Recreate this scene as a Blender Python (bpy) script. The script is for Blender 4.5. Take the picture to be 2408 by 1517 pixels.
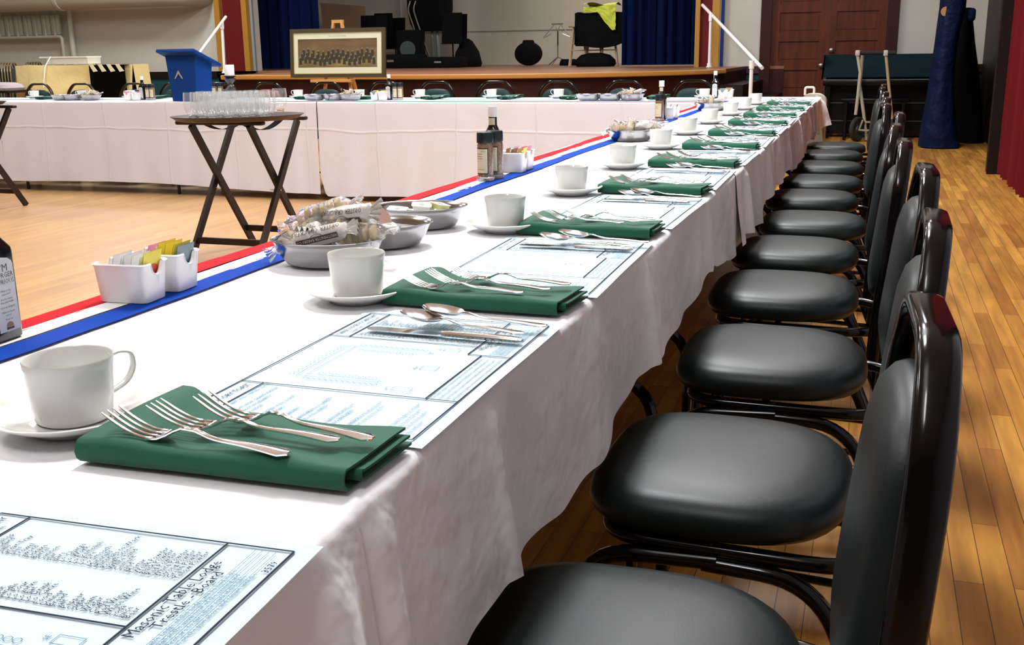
import bpy, bmesh, math, random
from math import sin, cos, pi, radians, sqrt, atan2
from mathutils import Vector, Matrix, noise as mnoise
random.seed(7)
for o in list(bpy.data.objects): bpy.data.objects.remove(o)
SC = bpy.context.scene
COL = SC.collection
# ---------------------------------------------------------------- camera
F, YAW, PITCH, ROLL, CX, CZ = 2459.68, -0.32931, 0.252077, -0.0143729, 0.352477, 1.086977
def cam_axes():
    cy, sy, cp, sp = cos(YAW), sin(YAW), cos(PITCH), sin(PITCH)
    fwd = Vector((sy*cp, cy*cp, -sp)); r0 = Vector((cy, -sy, 0)); u0 = r0.cross(fwd)
    return cos(ROLL)*r0+sin(ROLL)*u0, -sin(ROLL)*r0+cos(ROLL)*u0, fwd
RR, UU, FF = cam_axes()
cam_d = bpy.data.cameras.new('camera'); cam = bpy.data.objects.new('camera', cam_d); COL.objects.link(cam)
cam.matrix_world = Matrix(((RR.x, UU.x, -FF.x, CX), (RR.y, UU.y, -FF.y, 0), (RR.z, UU.z, -FF.z, CZ), (0, 0, 0, 1)))
cam_d.sensor_width = 36; cam_d.lens = 36*F/2408; cam_d.clip_start = .02; cam_d.clip_end = 100
cam_d.dof.use_dof = False
SC.camera = cam
def at(px, py, z=None, Y=None, X=None):
    """the point of the photographed place on the plane of a known height, depth or side"""
    d = FF*F+RR*(px-1204)-UU*(py-758.5)
    if z is not None: t = (z-CZ)/d.z
    elif Y is not None: t = Y/d.y
    else: t = (X-CX)/d.x
    return Vector((CX, 0, CZ))+d*t
# ---------------------------------------------------------------- world, lights, exposure
w = bpy.data.worlds.new('hall_air'); SC.world = w; w.use_nodes = True
w.node_tree.nodes['Background'].inputs[0].default_value = (.75, .8, .9, 1)
w.node_tree.nodes['Background'].inputs[1].default_value = .12
SC.view_settings.view_transform = 'Standard'; SC.view_settings.look = 'None'
SC.view_settings.gamma = 1; SC.view_settings.use_curve_mapping = False; SC.view_settings.exposure = 0.05
SC.cycles.transparent_max_bounces = 64; SC.cycles.transmission_bounces = 14; SC.cycles.max_bounces = 14; SC.cycles.sample_clamp_indirect = 6
def area(name, loc, sx, sy, power, color=(.97, .98, 1), target=None, spread=pi):
    l = bpy.data.lights.new(name, 'AREA'); l.shape = 'RECTANGLE'; l.size = sx; l.size_y = sy
    l.energy = power; l.color = color; l.spread = spread
    o = bpy.data.objects.new(name, l); COL.objects.link(o); o.location = loc
    if target is not None:
        o.rotation_euler = (Vector(target)-Vector(loc)).to_track_quat('-Z', 'Y').to_euler()
    return o
LZ = 4.6
for lx, ly, pw in [(-4.4, 1.8, 95), (-4.4, 8.1, 125), (-4.4, 11.4, 190), (-.9, 3.4, 205), (-.9, 7.3, 180), (-.2, -1.2, 48), (-.1, 11.0, 80), (-9.5, 5.5, 140), (-9, 11.4, 190)]:
    area('ceiling_lamp', (lx, ly, LZ), .55, 1.2, pw)
for lx, ly, pw in [(-4.4, 3.8, 90), (-.9, 5.2, 90), (-.6, -.5, 50), (-8, 8, 70)]:
    o = area('ceiling_fill_up', (lx, ly, LZ-.25), 1.2, 2.4, pw); o.rotation_euler = (pi, 0, 0)  # added upward fill, whitens the ceiling that the flatware mirrors
area('stage_lamp', (-3.5, 17.5, 3.9), 1.2, .4, 70, (1, .95, .88))
# ---------------------------------------------------------------- materials
def nd(nt, t, **kw):
    n = nt.nodes.new(t)
    for k, v in kw.items(): setattr(n, k, v)
    return n
def M(name, col, rough=.5, metal=0., bump=None, var=None, coat=0., trans=0., ior=1.45, spec=None, sheen=0., alpha=None, stretch=(1, 1, 1)):
    m = bpy.data.materials.new(name); m.use_nodes = True; nt = m.node_tree; b = nt.nodes['Principled BSDF']
    b.inputs['Base Color'].default_value = (*col, 1); b.inputs['Roughness'].default_value = rough
    b.inputs['Metallic'].default_value = metal; b.inputs['IOR'].default_value = ior
    if coat: b.inputs['Coat Weight'].default_value = coat; b.inputs['Coat Roughness'].default_value = .08
    if trans: b.inputs['Transmission Weight'].default_value = trans
    if spec is not None: b.inputs['Specular IOR Level'].default_value = spec
    if sheen: b.inputs['Sheen Weight'].default_value = sheen
    if alpha is not None: b.inputs['Alpha'].default_value = alpha
    if bump or var:
        tc = nd(nt, 'ShaderNodeTexCoord'); mp = nd(nt, 'ShaderNodeMapping'); mp.inputs['Scale'].default_value = stretch
        nt.links.new(tc.outputs['Object'], mp.inputs[0])
    if bump:
        n = nd(nt, 'ShaderNodeTexNoise'); n.inputs['Scale'].default_value = bump[0]; n.inputs['Detail'].default_value = 4
        bn = nd(nt, 'ShaderNodeBump'); bn.inputs['Strength'].default_value = bump[1]; bn.inputs['Distance'].default_value = bump[2] if len(bump) > 2 else .002
        nt.links.new(mp.outputs[0], n.inputs[0]); nt.links.new(n.outputs[0], bn.inputs['Height']); nt.links.new(bn.outputs[0], b.inputs['Normal'])
    if var:
        n = nd(nt, 'ShaderNodeTexNoise'); n.inputs['Scale'].default_value = var[0]; n.inputs['Detail'].default_value = 5
        r = nd(nt, 'ShaderNodeValToRGB'); r.color_ramp.elements[0].position = .35; r.color_ramp.elements[1].position = .65
        r.color_ramp.elements[0].color = (*col, 1); r.color_ramp.elements[1].color = (*var[1], 1)
        nt.links.new(mp.outputs[0], n.inputs[0]); nt.links.new(n.outputs[0], r.inputs[0]); nt.links.new(r.outputs[0], b.inputs['Base Color'])
    return m
black_tube = M('black_enamel', (.002, .002, .0025), .13, spec=.4)
vinyl = M('black_vinyl', (.005, .010, .0105), .4, bump=(420, .12, .001), spec=.3)
vinyl_red = M('maroon_vinyl', (.16, .03, .04), .4)
vinyl_teal = M('dark_teal_vinyl', (.008, .028, .028), .5, spec=.2)
bronze_tube = M('bronze_tube', (.03, .02, .014), .35, metal=.4)
cloth_white = M('white_linen', (.83, .83, .86), .85, bump=(8, .8, .02), sheen=.2)
china = M('white_china', (.71, .715, .675), .2, coat=.35)
steel = M('stainless_steel', (.45, .45, .45), .2, metal=1., bump=(60, .05))
flatware = M('polished_flatware', (.78, .78, .8), .12, metal=1., bump=(45, .12, .001))
green_linen = M('green_linen', (.004, .092, .05), .85, bump=(500, .35, .0006), sheen=.15)
paper_blue = M('pale_blue_paper', (.56, .68, .735), .85, spec=.1)
ink = M('dark_ink', (.02, .035, .06), .9, spec=.1)
ink_soft = M('faint_ink', (.08, .2, .3), .9, spec=.1)
red_r = M('red_ribbon', (.52, .008, .016), .8, spec=.1); white_r = M('white_ribbon', (.86, .86, .88), .6); blue_r = M('blue_ribbon', (.002, .045, .33), .8, spec=.1)
bottle_dark = M('dark_sauce_glass', (.006, .007, .008), .08, coat=.5)
cap_white = M('white_cap', (.85, .85, .85), .4); cap_black = M('black_cap', (.008, .016, .018), .35)
label_white = M('label_white', (.62, .64, .64), .6); label_cream = M('label_cream', (.62, .6, .42), .6)
pepper = M('pepper_in_glass', (.14, .075, .045), .3, var=(260, (.3, .2, .13)), coat=.6)
def thin_glass():
    m = bpy.data.materials.new('clear_glass_glints'); m.use_nodes = True; nt = m.node_tree; nt.nodes.remove(nt.nodes['Principled BSDF'])
    tr = nd(nt, 'ShaderNodeBsdfTransparent'); tr.inputs[0].default_value = (.985, .99, .99, 1); gl_ = nd(nt, 'ShaderNodeBsdfGlossy'); gl_.inputs['Roughness'].default_value = .03
    lw = nd(nt, 'ShaderNodeLayerWeight'); lw.inputs[0].default_value = .5; pw_ = nd(nt, 'ShaderNodeMath', operation='POWER'); pw_.inputs[1].default_value = 3.5; nt.links.new(lw.outputs['Facing'], pw_.inputs[0])
    fr_ = nd(nt, 'ShaderNodeMath', operation='MULTIPLY_ADD'); nt.links.new(pw_.outputs[0], fr_.inputs[0]); fr_.inputs[1].default_value = .75; fr_.inputs[2].default_value = .08; mx = nd(nt, 'ShaderNodeMixShader')
    nt.links.new(fr_.outputs[0], mx.inputs[0]); nt.links.new(tr.outputs[0], mx.inputs[1]); df = nd(nt, 'ShaderNodeBsdfDiffuse'); df.inputs[0].default_value = (.9, .93, .93, 1); m2 = nd(nt, 'ShaderNodeMixShader'); m2.inputs[0].default_value = .45; nt.links.new(gl_.outputs[0], m2.inputs[1]); nt.links.new(df.outputs[0], m2.inputs[2]); nt.links.new(m2.outputs[0], mx.inputs[2]); nt.links.new(mx.outputs[0], nt.nodes['Material Output'].inputs[0]); return m  # white diffuse share paints bright glints into the glass
clear_glass_glints = thin_glass(); foot_glass = M('solid_glass', (1, 1, 1), .0, trans=1., ior=1.45)
thick_glass = M('jar_glass_foot', (.8, .82, .82), .08, trans=.75, ior=1.45)
ceramic = M('white_ceramic', (.83, .82, .8), .25, coat=.3)
film = M('clear_wrapper', (.95, .93, .9), .08, trans=.86, ior=1.18, bump=(75, 1., .006))
film_white = M('printed_wrapper', (.62, .57, .52), .3, bump=(60, .8, .005))
cracker = M('cracker_biscuit', (.78, .62, .34), .7, bump=(120, .3))
brown_ink = M('brown_print', (.07, .04, .03), .6)
paper_white = M('white_paper_packet', (.86, .85, .84), .6); p_yellow = M('yellow_packet', (.85, .72, .1), .5); p_pink = M('pink_packet', (.82, .3, .45), .5)
p_gray = M('blue_gray_packet', (.25, .33, .36), .5); p_red = M('red_packet_mark', (.65, .06, .03), .5); foil_yellow = M('yellow_tub', (.72, .72, .3), .35)
dark_wood = M('dark_walnut', (.02, .010, .007), .42, bump=(40, .15), stretch=(1, 1, 8), spec=.3)
tray_mat = M('brown_tray_surface', (.042, .024, .018), .5, spec=.3)
wall_paint = M('putty_wall_paint', (.50, .48, .41), .85, bump=(3, .15, .01), var=(.6, (.55, .53, .465)))
teal_paint = M('teal_wainscot', (.012, .06, .07), .7, spec=.2)
rail_wood = M('dark_rail_wood', (.012, .006, .005), .5, spec=.2)
block_wall = M('stage_rear_wall', (.52, .46, .38), .85, var=(.5, (.46, .44, .35)))
maroon_paint = M('maroon_panel', (.12, .007, .008), .6, spec=.2)
gold_paint = M('gold_trim', (.42, .21, .03), .4, metal=.2)
gray_blue = M('gray_blue_edge', (.22, .25, .26), .6); royal = M('royal_blue_trim', (.005, .04, .25), .6)
navy_velvet = M('navy_velvet', (.0012, .006, .034), .95, spec=.08)
maroon_velvet = M('maroon_velvet', (.13, .010, .013), .95, spec=.1)
stage_front_w = M('stage_front_wood', (.04, .009, .005), .45, spec=.2, var=(3, (.022, .006, .004)), stretch=(1, 1, .2))
stage_floor_w = M('stage_floor_boards', (.26, .12, .065), .35, var=(4, (.2, .09, .05)))
nosing_w = M('golden_nosing', (.42, .2, .05), .3, coat=.4)
door_wood = M('mahogany_door', (.12, .025, .008), .42, var=(5, (.07, .014, .006)), stretch=(3, 1, .4), spec=.25)
door_dark = M('dark_door_casing', (.038, .010, .006), .5, spec=.2)
white_pipe = M('white_pipe', (.82, .8, .78), .45); rad_paint = M('putty_radiator', (.42, .42, .34), .6)
lect_blue = M('lectern_blue', (.002, .04, .215), .6, spec=.15); silver_p = M('silver_mark', (.5, .5, .42), .4, metal=.5)
yellow_cloth = M('pale_yellow_cloth', (.75, .62, .28), .8, bump=(6, .5, .02)); black_cloth = M('black_cloth', (.002, .002, .002), .95, spec=.08)
piano_blk = M('ebony_piano', (.002, .002, .0025), .3, spec=.25); cover_teal = M('dark_teal_cover', (.003, .013, .019), .85, bump=(5, .6, .03), spec=.15)
pad_blue = M('blue_vinyl_cover', (.0010, .007, .034), .6, bump=(5, .9, .06), spec=.15); cart_tan = M('beige_painted_tube', (.42, .37, .27), .5); rubber = M('black_rubber', (.015, .015, .015), .8)
easel_w = M('easel_pine', (.55, .27, .08), .5); frame_w = M('olive_frame_wood', (.06, .042, .02), .4); mat_board = M('cream_mat_board', (.62, .6, .42), .8)
tan_board = M('tan_board', (.34, .2, .11), .7, var=(2, (.26, .17, .1))); matte_black = M('matte_black', (.0016, .002, .0025), .8, spec=.12); neon = M('yellow_vest', (.6, .68, .07), .6, bump=(14, .8, .02))
stool_wood = M('blond_stool_wood', (.45, .32, .2), .5); chrome = M('chrome', (.7, .7, .7), .2, metal=1.); beige_case = M('beige_plastic', (.5, .46, .38), .6); cream_case = M('cream_plastic', (.72, .69, .62), .5)
candle_w = M('candle_wax', (.8, .75, .72), .5); gold_tube = M('antique_gold_tube', (.3, .24, .14), .35, metal=.7); box_white = M('white_box', (.6, .6, .62), .6); sepia = None
# floor
def floor_mat():
    m = bpy.data.materials.new('maple_strip_floor'); m.use_nodes = True; nt = m.node_tree; b = nt.nodes['Principled BSDF']
    tc = nd(nt, 'ShaderNodeTexCoord'); sp = nd(nt, 'ShaderNodeSeparateXYZ'); cb = nd(nt, 'ShaderNodeCombineXYZ')
    nt.links.new(tc.outputs['Object'], sp.inputs[0]); nt.links.new(sp.outputs['Y'], cb.inputs['X']); nt.links.new(sp.outputs['X'], cb.inputs['Y'])
    br = nd(nt, 'ShaderNodeTexBrick'); br.offset = .37; br.offset_frequency = 2; br.squash = 1
    br.inputs['Scale'].default_value = 1; br.inputs['Brick Width'].default_value = .83; br.inputs['Row Height'].default_value = .058
    br.inputs['Mortar Size'].default_value = .0011; br.inputs['Mortar Smooth'].default_value = .3; br.inputs['Bias'].default_value = 0
    br.inputs['Color1'].default_value = (.62, .31, .058, 1); br.inputs['Color2'].default_value = (.33, .135, .025, 1); br.inputs['Mortar'].default_value = (.09, .035, .012, 1)
    nt.links.new(cb.outputs[0], br.inputs['Vector'])
    mp = nd(nt, 'ShaderNodeMapping'); mp.inputs['Scale'].default_value = (22, 1.6, 1); nt.links.new(tc.outputs['Object'], mp.inputs[0])
    n = nd(nt, 'ShaderNodeTexNoise'); n.inputs['Scale'].default_value = 1.5; n.inputs['Detail'].default_value = 6; nt.links.new(mp.outputs[0], n.inputs[0])
    r = nd(nt, 'ShaderNodeValToRGB'); r.color_ramp.elements[0].position = .3; r.color_ramp.elements[0].color = (.62, .58, .55, 1); r.color_ramp.elements[1].position = .7; r.color_ramp.elements[1].color = (1.12, 1.1, 1.05, 1)
    nt.links.new(n.outputs[0], r.inputs[0])
    mx = nd(nt, 'ShaderNodeMix', data_type='RGBA', blend_type='MULTIPLY'); mx.inputs[0].default_value = 1
    nt.links.new(br.outputs['Color'], mx.inputs[6]); nt.links.new(r.outputs[0], mx.inputs[7])
    # glare put into the colour: boards made paler left of the tables
    mr = nd(nt, 'ShaderNodeMapRange'); mr.inputs[1].default_value = -.6; mr.inputs[2].default_value = -1.6; nt.links.new(sp.outputs['X'], mr.inputs[0])
    hs = nd(nt, 'ShaderNodeMix', data_type='RGBA', blend_type='MIX'); pale = nd(nt, 'ShaderNodeMix', data_type='RGBA', blend_type='MIX'); pale.inputs[0].default_value = .62
    nt.links.new(mx.outputs[2], pale.inputs[6]); pale.inputs[7].default_value = (.47, .29, .15, 1)
    nt.links.new(mr.outputs[0], hs.inputs[0]); nt.links.new(mx.outputs[2], hs.inputs[6]); nt.links.new(pale.outputs[2], hs.inputs[7])
    nt.links.new(hs.outputs[2], b.inputs['Base Color'])
    b.inputs['Roughness'].default_value = .34; b.inputs['Specular IOR Level'].default_value = .4
    bn = nd(nt, 'ShaderNodeBump'); bn.inputs['Strength'].default_value = .35; bn.inputs['Distance'].default_value = .001; bn.invert = True
    nt.links.new(br.outputs['Fac'], bn.inputs['Height']); nt.links.new(bn.outputs[0], b.inputs['Normal'])
    return m
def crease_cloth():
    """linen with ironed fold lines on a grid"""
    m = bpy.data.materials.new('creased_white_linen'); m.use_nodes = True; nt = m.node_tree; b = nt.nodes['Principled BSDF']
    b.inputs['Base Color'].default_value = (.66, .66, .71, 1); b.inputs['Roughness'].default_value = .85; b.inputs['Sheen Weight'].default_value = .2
    tc = nd(nt, 'ShaderNodeTexCoord'); sp = nd(nt, 'ShaderNodeSeparateXYZ'); nt.links.new(tc.outputs['Object'], sp.inputs[0])
    n = nd(nt, 'ShaderNodeTexNoise'); n.inputs['Scale'].default_value = 1.6; nt.links.new(tc.outputs['Object'], n.inputs[0])
    last = None
    for ax, per, off in (('X', .31, .03), ('Z', .29, .02)):
        a = nd(nt, 'ShaderNodeMath', operation='ADD'); nt.links.new(sp.outputs[ax], a.inputs[0])
        s = nd(nt, 'ShaderNodeMath', operation='MULTIPLY'); nt.links.new(n.outputs[0], s.inputs[0]); s.inputs[1].default_value = .09
        nt.links.new(s.outputs[0], a.inputs[1])
        p = nd(nt, 'ShaderNodeMath', operation='PINGPONG'); nt.links.new(a.outputs[0], p.inputs[0]); p.inputs[1].default_value = per
        r = nd(nt, 'ShaderNodeMapRange', interpolation_type='SMOOTHSTEP'); nt.links.new(p.outputs[0], r.inputs[0]); r.inputs[1].default_value = 0; r.inputs[2].default_value = .014; r.inputs[3].default_value = 1; r.inputs[4].default_value = 0
        if last is None: last = r
        else:
            mxx = nd(nt, 'ShaderNodeMath', operation='MAXIMUM'); nt.links.new(last.outputs[0], mxx.inputs[0]); nt.links.new(r.outputs[0], mxx.inputs[1]); last = mxx
    n2 = nd(nt, 'ShaderNodeTexNoise'); n2.inputs['Scale'].default_value = 5; n2.inputs['Detail'].default_value = 5; nt.links.new(tc.outputs['Object'], n2.inputs[0])
    ad = nd(nt, 'ShaderNodeMath', operation='MULTIPLY_ADD'); nt.links.new(n2.outputs[0], ad.inputs[0]); ad.inputs[1].default_value = 2.2; nt.links.new(last.outputs[0], ad.inputs[2])
    bn = nd(nt, 'ShaderNodeBump'); bn.inputs['Strength'].default_value = .5; bn.inputs['Distance'].default_value = .006
    nt.links.new(ad.outputs[0], bn.inputs['Height']); nt.links.new(bn.outputs[0], b.inputs['Normal'])
    return m
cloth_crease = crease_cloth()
# ---------------------------------------------------------------- mesh kit
def sect_round(rx, ry=None, n=8, e=2.):
    ry = ry or rx; out = []
    for i in range(n):
        a = 2*pi*i/n+pi/n; c, s = cos(a), sin(a)
        out.append((rx*math.copysign(abs(c)**(2/e), c), ry*math.copysign(abs(s)**(2/e), s)))
    return out
def fillet(pts, r, n=5, closed=False):
    P = [Vector(p) for p in pts]; out = []; N = len(P)
    for i, p in enumerate(P):
        if not closed and i in (0, N-1): out.append(p); continue
        a = P[i-1]-p; b = P[(i+1) % N]-p; rr = r[i] if isinstance(r, (list, tuple)) else r
        d = min(rr, a.length*.49, b.length*.49)
        if d < 1e-5: out.append(p); continue
        s, e = p+a.normalized()*d, p+b.normalized()*d
        for k in range(n+1):
            t = k/n; out.append(s*(1-t)**2+p*2*t*(1-t)+e*t*t)
    return out
class MB:
    def __init__(s): s.v = []; s.f = []; s.m = []
    def add(s, vs, fs, mi=0):
        o = len(s.v); s.v += [tuple(v) for v in vs]; s.f += [tuple(i+o for i in f) for f in fs]; s.m += [mi]*len(fs); return s
    def box(s, c, size, rz=0, mi=0, M4=None):
        hx, hy, hz = size[0]/2, size[1]/2, size[2]/2; R = Matrix.Rotation(rz, 3, 'Z')
        vs = [Vector(c)+R@Vector((x*hx, y*hy, z*hz)) for x in (-1, 1) for y in (-1, 1) for z in (-1, 1)]
        if M4: vs = [M4@v for v in vs]
        return s.add(vs, [(0, 1, 3, 2), (4, 6, 7, 5), (0, 4, 5, 1), (2, 3, 7, 6), (0, 2, 6, 4), (1, 5, 7, 3)], mi)
    def b2(s, x0, x1, y0, y1, z0, z1, mi=0): return s.box(((x0+x1)/2, (y0+y1)/2, (z0+z1)/2), (abs(x1-x0), abs(y1-y0), abs(z1-z0)), 0, mi)
    def rbox(s, c, size, r, rz=0, seg=2, mi=0, M4=None):
        bm = bmesh.new(); bmesh.ops.create_cube(bm, size=1); bmesh.ops.scale(bm, vec=size, verts=bm.verts)
        bmesh.ops.bevel(bm, geom=bm.edges[:], offset=r, segments=seg, affect='EDGES', profile=.5)
        T = Matrix.Translation(c)@Matrix.Rotation(rz, 4, 'Z')
        if M4: T = M4@T
        bm.verts.index_update()
        s.add([T@v.co for v in bm.verts], [[v.index for v in f.verts] for f in bm.faces], mi); bm.free(); return s
    def tube(s, pts, r, n=8, closed=False, sec=None, ref=None, taper=None, mi=0):
        P = [Vector(p) for p in pts]; sec = sec or sect_round(r, n=n); n = len(sec); N = len(P); vs = []; pu = None
        for i in range(N):
            if closed: t = P[(i+1) % N]-P[i-1]
            else: t = P[min(i+1, N-1)]-P[max(i-1, 0)]
            t.normalize()
            if ref is not None: u = Vector(ref); u = (u-t*u.dot(t))
            elif pu is None:
                u = Vector((0, 0, 1)) if abs(t.z) < .9 else Vector((1, 0, 0)); u = u-t*u.dot(t)
            else: u = pu-t*pu.dot(t)
            u.normalize(); pu = u; w_ = t.cross(u); k = taper(i/(N-1)) if taper else 1
            vs += [P[i]+u*a*k+w_*b*k for a, b in sec]
        fs = []
        for i in range(N if closed else N-1):
            for j in range(n):
                a, b = i*n+j, i*n+(j+1) % n; c, d = ((i+1) % N)*n+(j+1) % n, ((i+1) % N)*n+j; fs.append((a, b, c, d))
        if not closed: fs.append(tuple(range(n-1, -1, -1))); fs.append(tuple((N-1)*n+j for j in range(n)))
        return s.add(vs, fs, mi)
    def bar(s, a, b, wx, wy, mi=0, ref=(0, 0, 1)): return s.tube([a, b], 0, sec=[(wx/2, wy/2), (-wx/2, wy/2), (-wx/2, -wy/2), (wx/2, -wy/2)], ref=ref, mi=mi)
    def lathe(s, prof, n=32, c=(0, 0, 0), sx=1, sy=1, rz=0, mi=0, T=None):
        vs = []; R = Matrix.Rotation(rz, 3, 'Z')
        for r, z in prof:
            for j in range(n):
                a = 2*pi*j/n; v = Vector(c)+R@Vector((r*cos(a)*sx, r*sin(a)*sy, z)); vs.append(T@v if T else v)
        fs = []
        for i in range(len(prof)-1):
            for j in range(n): fs.append((i*n+j, i*n+(j+1) % n, (i+1)*n+(j+1) % n, (i+1)*n+j))
        if prof[0][0] > 1e-5: fs.append(tuple(range(n-1, -1, -1)))
        if prof[-1][0] > 1e-5: fs.append(tuple((len(prof)-1)*n+j for j in range(n)))
        return s.add(vs, fs, mi)
    def rings(s, shape, prof, T=lambda x, y, z: (x, y, z), mi=0):
        """shape: outline points; prof: (scale, height)"""
        n = len(shape); vs = []
        for k, z in prof: vs += [T(x*k, y*k, z) for x, y in shape]
        fs = [(i*n+j, i*n+(j+1) % n, (i+1)*n+(j+1) % n, (i+1)*n+j) for i in range(len(prof)-1) for j in range(n)]
        fs.append(tuple(range(n-1, -1, -1))); fs.append(tuple((len(prof)-1)*n+j for j in range(n)))
        return s.add(vs, fs, mi)
    def grid(s, fn, nu, nv, mi=0, cu=False):
        vs = [fn(i/(nu if cu else nu-1), j/(nv-1)) for j in range(nv) for i in range(nu)]
        fs = [(j*nu+i, j*nu+(i+1) % nu, (j+1)*nu+(i+1) % nu, (j+1)*nu+i) for j in range(nv-1) for i in range(nu if cu else nu-1)]
        return s.add(vs, fs, mi)
    def prism(s, poly, d, T, mi=0):
        n = len(poly); vs = [T(x, y, 0) for x, y in poly]+[T(x, y, d) for x, y in poly]
        fs = [tuple(range(n-1, -1, -1)), tuple(range(n, 2*n))]+[(i, (i+1) % n, n+(i+1) % n, n+i) for i in range(n)]
        return s.add(vs, fs, mi)
    def text(s, body, size, o, u, v, al='LEFT', sx=1., mi=0, res=1):
        o, u, v = Vector(o), Vector(u).normalized(), Vector(v).normalized()
        vs, fs = text_geo(body, al, res)
        return s.add([o+u*x*size*sx+v*y*size for x, y in vs], fs, mi)
    def move(s, T): s.v = [tuple(T@Vector(v)) for v in s.v]; return s
    def build(s, name, mat, parent=None, smooth=True, angle=40, loc=None, fix=True):
        me = bpy.data.meshes.new(name); me.from_pydata(s.v, [], s.f)
        for m in (mat if isinstance(mat, (list, tuple)) else [mat]): me.materials.append(m)
        me.polygons.foreach_set('material_index', s.m)
        if fix:
            bm = bmesh.new(); bm.from_mesh(me); bmesh.ops.recalc_face_normals(bm, faces=bm.faces[:]); bm.to_mesh(me); bm.free()
        if smooth:
            me.polygons.foreach_set('use_smooth', [True]*len(me.polygons)); me.set_sharp_from_angle(angle=radians(angle))
        me.update(); o = bpy.data.objects.new(name, me); COL.objects.link(o)
        if parent: o.parent = parent
        if loc is not None: o.location = loc
        return o
_tc = {}
def text_geo(body, al='LEFT', res=1):
    k = (body, al, res)
    if k not in _tc:
        cu = bpy.data.curves.new('t', 'FONT'); cu.body = body; cu.align_x = al; cu.resolution_u = res
        o = bpy.data.objects.new('t', cu); COL.objects.link(o); bpy.context.view_layer.update()
        me = o.evaluated_get(bpy.context.evaluated_depsgraph_get()).to_mesh()
        _tc[k] = ([(v.co.x, v.co.y) for v in me.vertices], [tuple(p.vertices) for p in me.polygons])
        bpy.data.objects.remove(o); bpy.data.curves.remove(cu)
    return _tc[k]
def tag(o, label=None, cat=None, group=None, kind=None):
    if label: o['label'] = label
    if cat: o['category'] = cat
    if group: o['group'] = group
    if kind: o['kind'] = kind
    return o
def thing(name, loc, rz=0, label=None, cat=None, group=None):
    o = bpy.data.objects.new(name, None); o.empty_display_size = .05; COL.objects.link(o); o.location = loc; o.rotation_euler = (0, 0, rz)
    return tag(o, label, cat, group)
def struct(mb, name, m, **k): return tag(mb.build(name, m, **k), kind='structure')
def copy_tree(o, parent=None, skip=()):
    c = o.copy(); COL.objects.link(c); c.parent = parent
    for ch in list(o.children):
        if ch.name.split('.')[0] in skip: continue
        copy_tree(ch, c, skip)
    return c
def dup(o, loc, rz=None, label=None, group=None, skip=(), rot=None, scale=None):
    c = copy_tree(o, None, skip); c.location = loc
    if rot is not None: c.rotation_euler = rot
    elif rz is not None: c.rotation_euler = (0, 0, rz)
    if scale: c.scale = (scale,)*3
    if label: c['label'] = label
    if group: c['group'] = group
    return c
def pool(builder):
    """first call builds the thing, later calls copy it"""
    st = {}
    def f(loc, rz, label, group=None, **k):
        if 'o' not in st:
            st['o'] = o = builder(); o.location = loc; o.rotation_euler = (0, 0, rz); tag(o, label, None, group)
            if k.get('rot') is not None: o.rotation_euler = k['rot']
            return o
        return dup(st['o'], loc, rz, label, group, **k)
    return f
def nz(x, y=0, z=0): return mnoise.noise(Vector((x, y, z)))
ORD = ['nearest', 'second', 'third', 'fourth', 'fifth', 'sixth', 'seventh', 'eighth', 'ninth', 'tenth', 'eleventh', 'twelfth']
TT = .75   # table top height
# ================================================================ THE SETTING
YW, YS, ZS = 14.8, 19.5, .872            # proscenium wall, stage rear wall, stage height
def wx(px, py=95, Y=YW): return at(px, py, Y=Y).x
XSL, XSR = wx(596), wx(1634)              # stage opening
D0, D1 = wx(1813, 100), wx(2082, 100)     # door opening
XR = wx(2319, 60)
struct(MB().b2(-16, 4, -5, 20, -.1, 0), 'floor', floor_mat(), smooth=False)
struct(MB().b2(-16, 4, -5, YW, 4.7, 4.8), 'ceiling', M('ceiling_paint', (.75, .75, .74), .9), smooth=False)
b = MB(); b.b2(-16, XSL, YW, YW+.2, 0, 4.7); b.b2(XSL, XSR, YW, YW+.2, 4.0, 4.7); b.b2(XSR, D0, YW, YW+.2, 0, 4.7)
b.b2(D0, D1, YW, YW+.2, 2.16, 4.7); b.b2(D1, XR+.2, YW, YW+.2, 0, 4.7)
struct(b, 'wall_back', wall_paint, smooth=False)
struct(MB().b2(-16.2, -16, -5, YW, 0, 4.7), 'wall_left', wall_paint, smooth=False)
struct(MB().b2(-16, 4, -5.2, -5, 0, 4.7), 'wall_near', M('bounce_dimming_brown', (.12, .08, .05), .7), smooth=False)  # unseen wall, its dark brown chosen to soak up bounce light
struct(MB().b2(XR, XR+.2, 10.35, YW, 0, 4.7), 'wall_right_far', rail_wood, smooth=False)
pc = at(2322, 409, z=0)
struct(MB().b2(2.2, 2.4, -5, 10.2, 0, 4.7), 'wall_right', M('bounce_wall_paint', (.42, .41, .46), .85), smooth=False)  # unseen wall, its grey set for the bounce onto the tablecloth drop
b = MB(); b.b2(pc.x, 2.4, pc.y, pc.y+.22, 0, 4.7); b.b2(pc.x-.012, pc.x+.1, pc.y-.02, pc.y, 0, 4.7)
struct(b, 'trim_1', rail_wood, smooth=False)
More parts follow.
